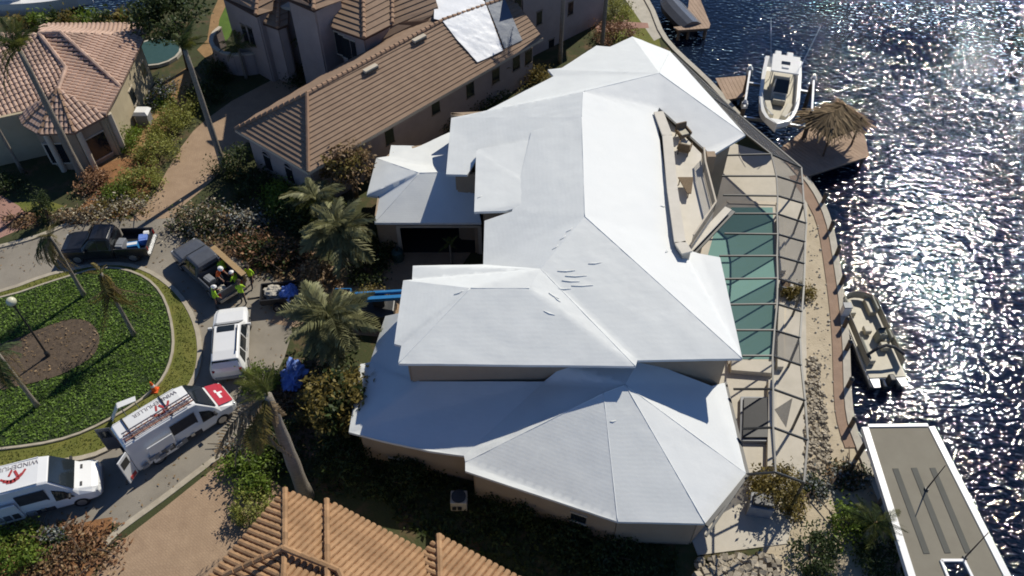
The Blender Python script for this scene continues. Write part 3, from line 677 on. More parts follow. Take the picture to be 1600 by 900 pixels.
# the northern bays still carry their screen
n0, n1, n2 = U(1052, 84, ze), U(1150, 176, ze), U(1252, 262, ze); h0, h1, h2 = U(1050, 84, zr), U(1108, 150, zr), U(1168, 212, zr)
nb = U(1205, 241, zr)
for q in ((n0, n1, h1, h0), (n1, n2, nb, h2, h1)):
    MB().panel(list(q), .012).build('screen_panel', 'screen', CG)
for a, b in ((n0, n1), (n1, n2), (h0, h1), (h1, h2), (h2, nb), (n1, h1)): MB().bar(a, b, .09, .12).build('eave_beam', 'bronze', CG)
for a in (n0, n1): MB().bar(a, (a.x, a.y, 0), .09, .09).build('post', 'bronze', CG)
g0, g1, g2 = U(1210, 640, zr), U(1238, 622, ze + .3), U(1228, 668, ze + .2); MB().panel([g0, g2, g1], .012).build('screen_panel', 'screen', CG)
A, B = U(1168, 742, 3.2), U(1103, 838, 3.2); MB().bar(A, B, .10, .14).build('roof_beam', 'bronze', CG)
# planter kerbs and pieces on the deck
def deckbox(name, label, cat, px, z0, z1, mat, parts=None):
    t = thing(name, label, cat, U(*px[0], 0)); poly = UL(px, 0); MB().prism([(p.x, p.y) for p in poly], z0, z1).build('body' if parts is None else parts, mat, t, bevel=.02); return t, poly
for px, lb in (([(1212, 345), (1222, 345), (1226, 430), (1216, 430)], 'pale raised planter kerb beside the far end of the pool'),
               ([(1213, 480), (1223, 480), (1222, 580), (1212, 580)], 'pale raised planter kerb beside the near end of the pool'),
               ([(1140, 568), (1208, 572), (1206, 590), (1140, 585)], 'broad pale step at the near end of the pool'),
               ([(1198, 600), (1212, 600), (1210, 735), (1196, 735)], 'long pale planter kerb near the black spa cover')):
    t, poly = deckbox('planter_kerb', lb, 'kerb', px, .05, .42, 'deck', 'curb_body')
t, poly = deckbox('spa', 'square spa with a black cover on the pale deck', 'spa', [(1160, 628), (1196, 628), (1197, 690), (1158, 690)], .05, .42, 'black', 'cover')
MB().prism([(p.x, p.y) for p in inset(poly, -.09)], .05, .30).build('shell', 'grey_plastic', t)
t, poly = deckbox('grill_island', 'dark steel grill cabinet beside the shrub on the deck', 'grill', [(1168, 782), (1205, 785), (1203, 812), (1165, 806)], .05, .9, 'grey_plastic', 'cabinet')
MB().prism([(p.x, p.y) for p in inset(poly, .12)], .9, 1.1).build('lid', 'bronze', t, bevel=.04)
# ---- planter pot by the cage
def pot(px, label, r=.35):
    c = U(*px, .05); t = thing('planter', label, 'planter', c)
    MB().tube([c, c + V((0, 0, .25)), c + V((0, 0, .55))], [r * .7, r, r * 1.05], 12).build('pot', 'grey_plastic', t, smooth=False)
    MB().tube([c + V((0, 0, .50)), c + V((0, 0, .57))], [r * .9, r * .9], 12).build('soil', 'mulch', t)
pot((1224, 452), 'round grey planter pot at the pool edge by the cage')

# ================================================================ NEIGHBOUR WITH BROWN TILES (top)
def tiled(parent, faces, style, mat, sp, rad=.12, under='under_brown', z=0):
    for poly, ei in faces:
        P = [U(*p) for p in poly]
        MB().slab(P, .14).build('roof_deck', under, parent)
        if style == 'c': tile_courses(parent, P, ei, sp, mat)
        else: tile_rows(parent, P, ei, sp, rad, mat)
B = thing('house', 'brown tiled house with a long wing and a white tarp on its roof', 'house', (-6, 58, 0))
we = 3.6; W0, W1, W2 = (368, 203, we), (482, 270, we), (848, 60, we); k1 = (480, 148, 6.0); k2 = (692, 33, on_plane(692, 33, ((482, 270, we), (848, 60, we), k1)).z); k3 = (800, -5, on_plane(800, -5, ((482, 270, we), (848, 60, we), k1)).z)
Wb = (560, 86, we)
tiled(B, [([W0, W1, k1], (0, 1)), ([W1, W2, k3, k2, k1], (0, 1)), ([k1, k2, (640, 40, 5.2), (560, 86, 4.0), (400, 180, we), W0], (5, 4))], 'c', 'tile_brown', .31)
for a, b in ((k1, W1), (k1, W0), (k1, k2), (k2, k3)): cap_line(B, U(*a) + V((0, 0, .1)), U(*b) + V((0, 0, .1)), .14, 'tile_cap')
cz = 6.2
tiled(B, [([(518, 43, cz), (569, 61, cz), (567, -30, 8.0), (540, -30, 7.8)], (0, 1)),
          ([(569, 61, cz), (613, 38, cz), (613, -30, 7.6), (567, -30, 8.0)], (0, 1)),
          ([(590, 80, 4.6), (690, 32, 5.7), (672, -30, 7.3), (613, -30, 7.4), (613, 36, 5.9)], (0, 1)),
          ([(392, 30, 5.0), (434, 45, 5.0), (437, -15, 6.4), (400, -15, 6.2)], (0, 1)), ([(434, 45, 5.0), (450, 39, 5.0), (452, -15, 6.2), (437, -15, 6.4)], (0, 1)),
          ([(340, -8, 6.0), (400, 25, 6.0), (405, -40, 7.6), (350, -50, 7.6)], (0, 1)), ([(400, 25, 6.0), (424, 12, 6.0), (430, -40, 7.6), (405, -40, 7.6)], (0, 1)),
          ([(440, -5, 8.0), (490, 17, 8.0), (492, -60, 9.6), (445, -60, 9.6)], (0, 1)), ([(490, 17, 8.0), (540, -8, 8.0), (530, -60, 9.6), (492, -60, 9.6)], (0, 1))], 'c', 'tile_brown', .42)
for a, b in (((569, 61, cz), (567, -30, 8.0)), ((613, 38, cz), (613, -30, 7.6)), ((400, 25, 6.0), (405, -40, 7.6)), ((490, 17, 8.0), (492, -60, 9.6)), ((434, 45, 5.0), (437, -15, 6.4))): cap_line(B, U(*a) + V((0, 0, .1)), U(*b) + V((0, 0, .1)), .15, 'tile_cap')
wing_w = wall_ring(B, UL([W0, W1, W2, (760, 20), (560, 86)], we), 0, we, 'stucco_grey', d=.55)
wall_ring(B, UL([(518, 43), (569, 61), (613, 38), (690, -40), (545, -30)], cz), 0, cz, 'stucco_grey', d=.5)
wall_ring(B, UL([(440, -5), (490, 17), (540, -8), (530, -60), (445, -60)], 8.0), 0, 8.0, 'stucco_grey', d=.5)
wall_ring(B, UL([(392, 30), (434, 45), (450, 39), (452, -15), (400, -15)], 5.0), 0, 5.0, 'stucco_grey', d=.3)
wall_ring(B, UL([(340, -8), (400, 25), (424, 12), (430, -40), (350, -50)], 6.0), 0, 6.0, 'stucco_grey', d=.4)
a, b = wing_w[0], wing_w[1]
for px in ((421, 253), (455, 272)): window(B, hit(*px, a, b), b - a, .7, 1.3, arch=True, frame_mat='stucco_grey')
a, b = wing_w[1], wing_w[2]
for px in ((679, 165), (733, 139), (773, 117), (805, 97), (824, 88), (607, 212)): window(B, hit(*px, a, b), b - a, .75, 1.25, frame_mat='trimdark')
# entry block with arched opening and the round bay
ea, eb = U(452, 112), U(516, 120); ed = (eb - ea).normalized()
MB().bar((ea.x, ea.y + .6, 2.8), (eb.x, eb.y + .6, 2.8), 1.2, 5.6).build('entry_wall', 'stucco_grey', B)
MB().bar((ea.x - .2, ea.y + .6, 5.72), (eb.x + .2, eb.y + .6, 5.72), 1.5, .24).build('cornice', 'trim', B)
def hitw(px, py, a, b): return hit(px, py, a, b)
window(B, hitw(481, 62, ea, eb), ed, .9, .7, arch=True); window(B, hitw(487, 105, ea, eb), ed, 1.2, 1.9, arch=True, frame_mat='trim')
fa, fb = inset(UL([(518, 43), (569, 61), (613, 38), (690, -40), (545, -30)], cz), .5)[:2]
for px in ((530, 66), (538, 71), (546, 76), (555, 80)): window(B, hit(*px, fa, fb), fb - fa, .45, 1.9, frame_mat='trim')
rc = U(392, 88); bay = MB(); bayp = [(rc.x + 2.7 * math.cos(R(t)), rc.y + 2.7 * math.sin(R(t))) for t in range(150, 391, 16)]
for p, q in zip(bayp, bayp[1:]): bay.bar((*p, .9), (*q, .9), .2, 1.8)
bay.build('court_wall', 'stucco_grey', B)
cp = MB()
for p, q in zip(bayp, bayp[1:]): cp.bar((*p, 1.86), (*q, 1.86), .32, .12)
cp.build('court_coping', 'trim', B)
for px in ((385, 52), (395, 56)): 
    window(B, hit(*px, *inset(UL([(340, -8), (400, 25), (424, 12), (430, -40), (350, -50)], 6.0), .4)[:2]), inset(UL([(340, -8), (400, 25), (424, 12), (430, -40), (350, -50)], 6.0), .4)[1] - inset(UL([(340, -8), (400, 25), (424, 12), (430, -40), (350, -50)], 6.0), .4)[0], .6, 1.6, frame_mat='trimdark')
WP = (W1, W2, k1); wd = (U(*W2) - U(*W1)).normalized()
for px in ((579, 107), (655, 60)):
    c = on_plane(px[0], px[1], WP, .22); n_ = wd.cross(V((0, 0, 1))); MB().bar(c - wd * .55, c + wd * .55, .36, .18).build('roof_vent', 'trim', B)
    MB().bar(c - wd * .5 + n_ * .2 - V((0, 0, .07)), c + wd * .5 + n_ * .2 - V((0, 0, .07)), .08, .14).build('vent_mouth', 'bronze', B)
MB().bar(U(*W1) - V((0, 0, .06)) , U(*W2) - V((0, 0, .06)), .12, .20).build('fascia', 'trim', B); MB().bar(U(*W0) - V((0, 0, .06)), U(*W1) - V((0, 0, .06)), .12, .20).build('fascia', 'trim', B)
# white tarp over the torn part
WP = (W1, W2, k1)
sheet(B, [on_plane(x, y, WP, .17) for x, y in ((690, 30), (704, 48), (716, 64), (731, 80), (746, 97), (763, 90), (786, 79), (776, 52), (765, 22), (757, 2), (752, -2))], 'tarp_white', 'tarp', .04, .35, .03, 'white tarp lashed over the torn brown roof')
sheet(B, [on_plane(x, y, WP, .13) for x, y in ((758, 0), (773, 36), (788, 76), (816, 63), (800, 25), (788, -4))], 'tarp_grey', 'underlay', .03, .4, .03, 'dark grey underlay bared beside the white tarp')
sheet(B, UP((678, 29, 6.2), (690, 31, 6.28), (752, -2, 6.28), (757, -40, 6.2), (680, -40, 6.2)), 'tarp_white', 'tarp', .03, .4, .03)
# the tall far wing to the right
TW = thing('house', 'tall pinkish grey stucco house wall behind two palm trunks at top', 'house', U(870, 60))
pw_ = UL([(815, 95), (945, 30), (935, -60), (780, -40)], 0)
wall_ring(TW, pw_, 0, 7.2, 'stucco_grey', d=0, th=.25)
MB().slab([V((p.x, p.y, 7.25)) for p in inset(pw_, -.5)], .2).build('roof', 'tile_brown', TW)
for px in ((841, 27), (808, 3), (890, 12), (860, 70)): window(TW, hit(*px, pw_[0], pw_[1]), pw_[1] - pw_[0], .6, 1.2, frame_mat='trimdark')

# ================================================================ NEIGHBOUR WITH TURRET (top left)
T = thing('house', 'tan tiled house with an octagonal turret under the tall palm', 'house', (-33, 52, 0))
te = 3.8
tf = [([(188, 136, te), (227, 56, te), (95, 52, te + 2.0)], (0, 1)),
      ([(165, 180, te - .2), (188, 136, te), (95, 52, te + 2.0), (62, 54, te + 1.9), (104, 108, te + .9), (91, 146, te + .7)], (0, 1)),
      ([(0, 52, te + 1.6), (62, 54, te + 1.9), (104, 108, te + .9), (91, 146, te + .7), (56, 164, te - .1), (0, 186, te - .3), (-60, 200, te - .4), (-60, 52, te + 1.4)], (5, 4)),
      ([(227, 56, te), (214, 38, te), (60, 40, te + .6), (62, 54, te + 1.95), (95, 52, te + 2.0)], (1, 2))]
tiled(T, tf, 'r', 'tile_tan', .32, .155, under='under_tan')
ta = (91, 140, 5.2); tp = [(30, 178, 3.4), (38, 196, 3.4), (62, 210, 3.4), (116, 208, 3.4), (168, 180, 3.5)]
tiled(T, [([tp[i], tp[i + 1], ta], (0, 1)) for i in range(4)], 'r', 'tile_tan', .32, .155, under='under_tan')
for p in tp[1:4]: cap_line(T, U(*p) + V((0, 0, .08)), U(*ta) + V((0, 0, .08)), .13, 'tile_cap')
for a, b in (((95, 52, te + 2.0), (188, 136, te)), ((62, 54, te + 1.95), (104, 108, te + .9)), ((104, 108, te + .9), (91, 146, te + .7)), ((62, 54, te + 1.95), (95, 52, te + 2.0))): cap_line(T, U(*a) + V((0, 0, .1)), U(*b) + V((0, 0, .1)), .16, 'tile_tan')
tw1 = wall_ring(T, UL([(188, 136), (227, 56), (60, 45), (-60, 52), (-60, 200), (56, 175), (165, 180)], te), 0, te - .1, 'stucco_cream', d=.5)
tw2 = wall_ring(T, UL([(30, 178), (38, 196), (62, 210), (116, 208), (168, 180), (91, 140)], 3.4), 0, 3.35, 'stucco', d=.5)
a, b = tw2[3], tw2[4]; wn_ = window(T, hit(152, 228, a, b), b - a, 1.5, 1.9, frame_mat='trim', mull=2)
a, b = tw2[2], tw2[3]; window(T, hit(90, 238, a, b), b - a, 1.2, 1.7, frame_mat='trim', mull=2)
for x in (62, 116, 168):
    c = U(x, {62: 210, 116: 208, 168: 180}[x], 3.4); d_ = (V((-28.5, 50, 3.4)) - c); d_.z = 0; c = c + d_.normalized() * .35
    MB().tube([(c.x, c.y, 0), (c.x, c.y, 3.3)], .2, 10).build('column', 'trim', T)
a, b = tw1[0], tw1[1]
for px in ((205, 150), (222, 110)): window(T, hit(*px, a, b), b - a, .8, 1.3)
# things in its side yard
c = U(228, 192); t = thing('pool_equipment', 'small white roofed cabinet by the cream house wall', 'cabinet', c)
MB().box((c.x, c.y, .5), (.9, .8, 1.0)).build('cabinet', 'grey_plastic', t); MB().box((c.x, c.y, 1.1), (1.15, 1.0, .22), top=.7).build('lid', 'white', t)
c = U(245, 85); t = thing('garden_pool', 'small dark green pond basin behind the turret house', 'pond', c)
MB().tube([(c.x, c.y, .02), (c.x, c.y, .3)], [2.1, 2.1], 16).build('basin', 'concrete', t); MB().tube([(c.x, c.y, .29), (c.x, c.y, .315)], [1.9, 1.9], 16).build('water_surface', 'teal_bin', t)

# ================================================================ ORANGE TILED HOUSE (bottom)
O = thing('house', 'orange barrel tiled house cut by the bottom edge', 'house', (-8, 12, 0))
oe = 3.3
c1, c2, c3 = (446, 766, oe), (511, 783, oe), (686, 838, oe)
o1, o2, o3 = (446, 858, 4.6), (512, 890, 4.9), (690, 980, 5.2)
of = [([(322, 910, oe), (230, 1010, oe), (440, 960, 5.4), o1, c1], (0, 4)),
      ([c1, (505, 794, oe), (508, 884, 4.65), (500, 960, 5.4), (440, 960, 5.4), o1], (0, 1)),
      ([c2, (664, 866, oe), (690, 980, 5.0), (620, 1000, 5.6), (512, 960, 5.6), o2], (0, 1)),
      ([c3, (820, 912, oe), (900, 960, oe), (860, 1030, 5.2), (700, 1000, 5.4), o3], (0, 1)),
      ([(505, 794, oe), c2, o2, (508, 890, 4.9)], (1, 0)),
      ([(664, 866, oe), c3, o3, (680, 950, 4.8)], (1, 0))]
tiled(O, of, 'r', 'tile_orange', .30, .14, under='under_orange')
gpk = (443, 858, 4.95)
for a, b in ((c1, o1), (c2, o2), (c3, o3), (o1, (440, 960, 5.4)), (o2, (512, 960, 5.6)), (gpk, (350, 900, 4.55)), (gpk, (530, 893, 5.0)), ((530, 893, 5.0), (560, 960, 5.6))): cap_line(O, U(*a) + V((0, 0, .1)), U(*b) + V((0, 0, .1)), .15, 'tile_orange')
ow = wall_ring(O, UL([(322, 910), c1, (505, 794), c2, (664, 866), c3, (900, 960), (860, 1200), (230, 1200)], oe), 0, oe - .1, 'stucco_cream', d=.6)

# ================================================================ PLANTS
def frond_mesh(name, arch, droop, nl=22, wid=.30, fold=.25, lw=.030):
    """One feather palm leaf of unit length along +x: a rib and two rows of leaflets."""
    vs, fs = [], []
    def rib(t): return V((t * (1 - .10 * droop * t), 0, arch * t - droop * t * t))
    k = 8
    for i in range(k + 1):
        t = i / k; p = rib(t); w = .012 * (1 - t) + .003
        vs += [p + V((0, -w, 0)), p + V((0, w, 0)), p + V((0, 0, w))]
    for i in range(k):
        a = i * 3
        fs += [(a, a + 3, a + 5, a + 2), (a + 1, a + 2, a + 5, a + 4)]
    for s in (-1, 1):
        for i in range(nl):
            t = .10 + .90 * (i + .5) / nl; p = rib(t); L = wid * (math.sin(math.pi * min(1, t * .9 + .12)) ** .6) * random.uniform(.8, 1.1)
            d = V((.55 + .5 * t, s, -fold - random.uniform(0, .5))).normalized(); q = p + d * L * .55; e = q + (d + V((0, 0, -.5))).normalized() * L * .45
            b = len(vs); wv = V((lw * .5, 0, 0)); vs += [p - wv * .6, p + wv * .6, q + wv, q - wv, e]
            fs += [(b, b + 1, b + 2, b + 3), (b + 3, b + 2, b + 4)]
    me = bpy.data.meshes.new(name); me.from_pydata([tuple(v) for v in vs], [], fs); me.update(); return me
FR = {}
def frond_set(key, mat, arch, droop, **kw):
    FR[key] = []
    for i in range(3):
        me = frond_mesh('frond', arch * random.uniform(.85, 1.15), droop * random.uniform(.9, 1.1), **kw); me.materials.append(M[mat]); FR[key].append(me)
frond_set('green', 'frond', .55, .95); frond_set('silver', 'frond_silver', .5, .85, nl=22, wid=.34, lw=.06)
frond_set('dead', 'frond_dead', .15, 1.0, wid=.16); frond_set('brownish', 'leaf_olive', .35, 1.25, wid=.22)
frond_set('droop', 'frond', .25, 1.35, wid=.2)
frond_set('dark', 'leaf_dark', .5, 1.0, wid=.3)
def palm(name, label, base, h, r0, r1, crown, group=None, lean=(0, 0), bulge=0):
    """crown: list of (set, count, length, az0, az1, pitch0, pitch1)"""
    t = thing(name, label, 'palm tree', base, 0, group); k = 8
    pts = [V((lean[0] * (i / k) ** 1.6, lean[1] * (i / k) ** 1.6, h * i / k)) for i in range(k + 1)]
    rad = [(r0 + (r1 - r0) * i / k) * (1 + .10 * (i % 2)) + bulge * math.sin(math.pi * min(1, i / k * 1.3)) for i in range(k + 1)]; rad[0] *= 1.35
    MB().tube(pts, rad, 9).build('trunk', 'trunk', t, local=True, smooth=True)
    top = pts[-1]
    for key, n, L, a0, a1, p0, p1 in crown:
        for i in range(n):
            o = bpy.data.objects.new('frond', random.choice(FR[key])); link(o, t)
            az = a0 + (a1 - a0) * (i + random.uniform(.1, .9)) / n; pi = random.uniform(p0, p1)
            o.location = top + V((0, 0, random.uniform(-.12, .1))); o.rotation_euler = Euler((random.uniform(-.4, .4), -R(pi), R(az)), 'XYZ'); s = L * random.uniform(.65, 1.12); o.scale = (s, s, s)
    return t
def leaf_cloud(n, rx, ry, rz, size, clumps, spread, hollow=.6, flat=0.0):
    """Leaf-sized quads gathered in clumps through an ellipsoid; returns vertex array and quads."""
    d = rng.normal(size=(clumps, 3)); d /= np.linalg.norm(d, axis=1)[:, None]; d[:, 2] = np.abs(d[:, 2]) * .9 - .12
    rad = hollow + (1.05 - hollow) * rng.random(clumps) ** .6; C = d * rad[:, None]
    which = rng.integers(0, clumps, n); P = C[which] + rng.normal(size=(n, 3)) * spread * (.6 + .8 * rng.random(clumps))[which][:, None]
    P = P * np.array([rx, ry, rz]); P[:, 2] = np.maximum(P[:, 2], -rz * .12)
    nrm = rng.normal(size=(n, 3)) + np.array([0, 0, .8 + flat]); nrm /= np.linalg.norm(nrm, axis=1)[:, None]
    a = np.cross(nrm, rng.normal(size=(n, 3))); a /= np.linalg.norm(a, axis=1)[:, None]; b = np.cross(nrm, a)
    s = size * (.55 + .9 * rng.random(n))[:, None]
    q = np.stack([P - a * s, P + b * s * .5, P + a * s, P - b * s * .5], 1)
    return q.reshape(-1, 3), np.arange(n * 4).reshape(-1, 4)
def mesh_np(name, v, f, mat):
    me = bpy.data.meshes.new(name); me.vertices.add(len(v)); me.vertices.foreach_set('co', v.astype(np.float32).ravel())
    me.loops.add(f.size); me.loops.foreach_set('vertex_index', f.astype(np.int32).ravel()); k = f.shape[1]
    me.polygons.add(len(f)); me.polygons.foreach_set('loop_start', np.arange(0, f.size, k, dtype=np.int32)); me.update(calc_edges=True); me.validate()
    for m in (mat if isinstance(mat, list) else [mat]): me.materials.append(M[m])
    return me
def bush(label, px, rx, rz, mat, n=700, size=.11, ry=None, z=0, cat='shrub', name='shrub', group=None, clumps=14, spread=.2, mat2=None):
    c = U(px[0], px[1], 0); c.z = z; t = thing(name, label, cat, c, 0, group)
    v, f = leaf_cloud(n, rx, ry or rx, rz, size, clumps, spread, .45); v[:, 2] += rz * .22
    o = bpy.data.objects.new('foliage', mesh_np('foliage', v, f, mat)); link(o, t)
    if mat2:
        v, f = leaf_cloud(n // 2, rx * .9, (ry or rx) * .9, rz * 1.05, size, clumps // 2, spread, .5); v[:, 2] += rz * .25
        o = bpy.data.objects.new('dry_foliage', mesh_np('foliage', v, f, mat2)); link(o, t)
    st = MB()
    for i in range(4):
        a = i * 1.57 + random.random(); st.tube([(0, 0, -.05), (math.cos(a) * rx * .25, math.sin(a) * rx * .25, rz * .45), (math.cos(a) * rx * .5, math.sin(a) * rx * .5, rz * .85)], [.05, .035, .012], 5)
    st.build('stem', 'bark', t, local=True)
    return t
def tree(label, base, h, rx, rz, mat, n=3500, size=.2, mat2=None):
    t = thing('tree', label, 'tree', base); tr = MB(); tr.tube([(0, 0, 0), (.1, .05, h * .4), (0, .1, h * .75)], [.22, .16, .08], 8)
    tr.build('trunk', 'bark', t, local=True, smooth=True); lb = MB()
    for i in range(7):
        a = i * .9; lb.tube([(.05, .05, h * (.4 + .04 * i)), (math.cos(a) * rx * .45, math.sin(a) * rx * .45, h * .68), (math.cos(a) * rx * .85, math.sin(a) * rx * .85, h * .82)], [.09, .05, .02], 5)
    lb.build('limb', 'bark', t, local=True)
    v, f = leaf_cloud(n, rx, rx, rz, size, 34, .15, .4); v[:, 2] += h * .75
    o = bpy.data.objects.new('crown', mesh_np('crown', v, f, mat)); link(o, t)
    if mat2:
        v, f = leaf_cloud(n // 3, rx, rx, rz, size, 14, .14, .55); v[:, 2] += h * .77
        o = bpy.data.objects.new('dry_crown', mesh_np('crown', v, f, mat2)); link(o, t)
    return t
# --- palms
palm('palm_tree', 'tall palm with pale trunk rising over the turret house', U(132, 282), 10.2, .24, .15, [('green', 7, 2.3, -150, 120, 40, 85), ('dark', 6, 2.2, 60, 300, 35, 80), ('droop', 3, 2.6, 170, 230, -10, 20)])
palm('palm_tree', 'tall palm with pale trunk beside the tan paved driveway', U(352, 268), 9.7, .22, .14, [('dark', 8, 1.9, 0, 360, 30, 80), ('green', 6, 2.1, -60, 140, 30, 70)])
palm('palm_tree', 'thick trunked palm with broken fronds beside the orange roof corner', U(478, 775), 8.8, .34, .20, [('green', 7, 1.6, 80, 220, 25, 80), ('dead', 6, 3.6, 165, 235, -50, -5), ('brownish', 4, 3.2, 200, 260, -55, -20), ('dead', 3, 2.2, 290, 330, -70, -40)], bulge=.03)
palm('palm_tree', 'wilted palm whose brown skirt hangs left, on the far side of the island', U(132, 462, .16), 5.0, .12, .08, [('brownish', 10, 2.3, 110, 260, -65, -20), ('dead', 8, 2.4, 100, 250, -75, -30), ('dark', 5, 2.0, 120, 220, -60, 0), ('brownish', 3, 1.2, 60, 200, 20, 60)])
palm('palm_tree', 'wilted palm with a narrow hanging skirt, in the middle of the island', U(210, 524, .16), 5.3, .12, .08, [('brownish', 9, 2.9, 0, 360, -84, -62), ('dead', 9, 2.8, 0, 360, -86, -66), ('brownish', 3, 1.0, 60, 200, 30, 70)])
palm('palm_tree', 'dark wilted palm at the left edge of the island', U(59, 635, .16), 4.6, .12, .08, [('dark', 11, 2.2, 60, 300, -60, 10), ('brownish', 6, 2.2, 100, 280, -75, -30)])
palm('palm_tree', 'thin palm trunk in the shade by the turret house', U(36, 270), 6.3, .12, .08, [('green', 7, 1.7, 0, 360, 10, 70)])
palm('palm_tree', 'slim dark palm trunk before the tall stucco wall, nearer the middle', U(875, 98), 9.5, .16, .13, [('green', 8, 2.3, 0, 360, 10, 70)])
palm('palm_tree', 'slim grey palm trunk at the corner of the tall stucco wall', U(940, 78), 9.5, .16, .13, [('green', 8, 2.3, 0, 360, 10, 70)])
palm('palm_tree', 'young palm in the shaded court before the round wall', U(385, 122), 2.6, .12, .09, [('green', 13, 1.9, 0, 360, 0, 70)])
palm('palm_tree', 'young palm beside the arched entry', U(492, 112), 3.4, .10, .08, [('green', 11, 1.6, 0, 360, 0, 70)])
palm('palm_tree', 'spindly stripped palm by the brown wing, the left one', U(716, 176), 3.0, .11, .08, [('green', 4, .8, 0, 360, 40, 80), ('droop', 3, .7, 0, 360, 0, 40)])
palm('palm_tree', 'spindly stripped palm by the brown wing, the right one', U(790, 147), 2.2, .11, .08, [('green', 4, .6, 0, 360, 40, 80)])
palm('palm_tree', 'grey green palm before the open garage', U(540, 412), 2.7, .2, .16, [('silver', 24, 2.7, 0, 360, -25, 40), ('silver', 14, 2.3, 0, 360, 30, 80), ('dead', 6, 2.0, 0, 360, -40, 20), ('brownish', 6, 2.2, 0, 360, -40, 30)])
palm('palm_tree', 'grey green palm behind the one by the garage', U(505, 360), 2.6, .18, .14, [('green', 12, 2.2, 0, 360, -10, 50), ('silver', 14, 2.3, 0, 360, 0, 70)])
palm('palm_tree', 'big grey green palm with a dry tuft in front of the white house', U(528, 560), 3.4, .24, .18, [('silver', 28, 2.9, 0, 360, -30, 35), ('silver', 16, 2.5, 0, 360, 25, 80), ('dead', 8, 2.0, 60, 150, 10, 70), ('brownish', 8, 2.6, 0, 360, -40, 20), ('dark', 5, 2.4, 180, 330, -40, 10)])
palm('palm_tree', 'small dark palm by the corner of the boat canopy', U(1345, 850), 2.0, .14, .10, [('dark', 9, 1.5, 0, 360, 0, 60), ('green', 6, 1.6, 0, 360, 0, 60), ('dead', 3, 1.6, -40, 60, -20, 20)])
palm('palm_tree', 'small palm rising before the dark garage doorway', U(706, 418), 2.0, .08, .06, [('green', 8, .8, 0, 360, 0, 70)])
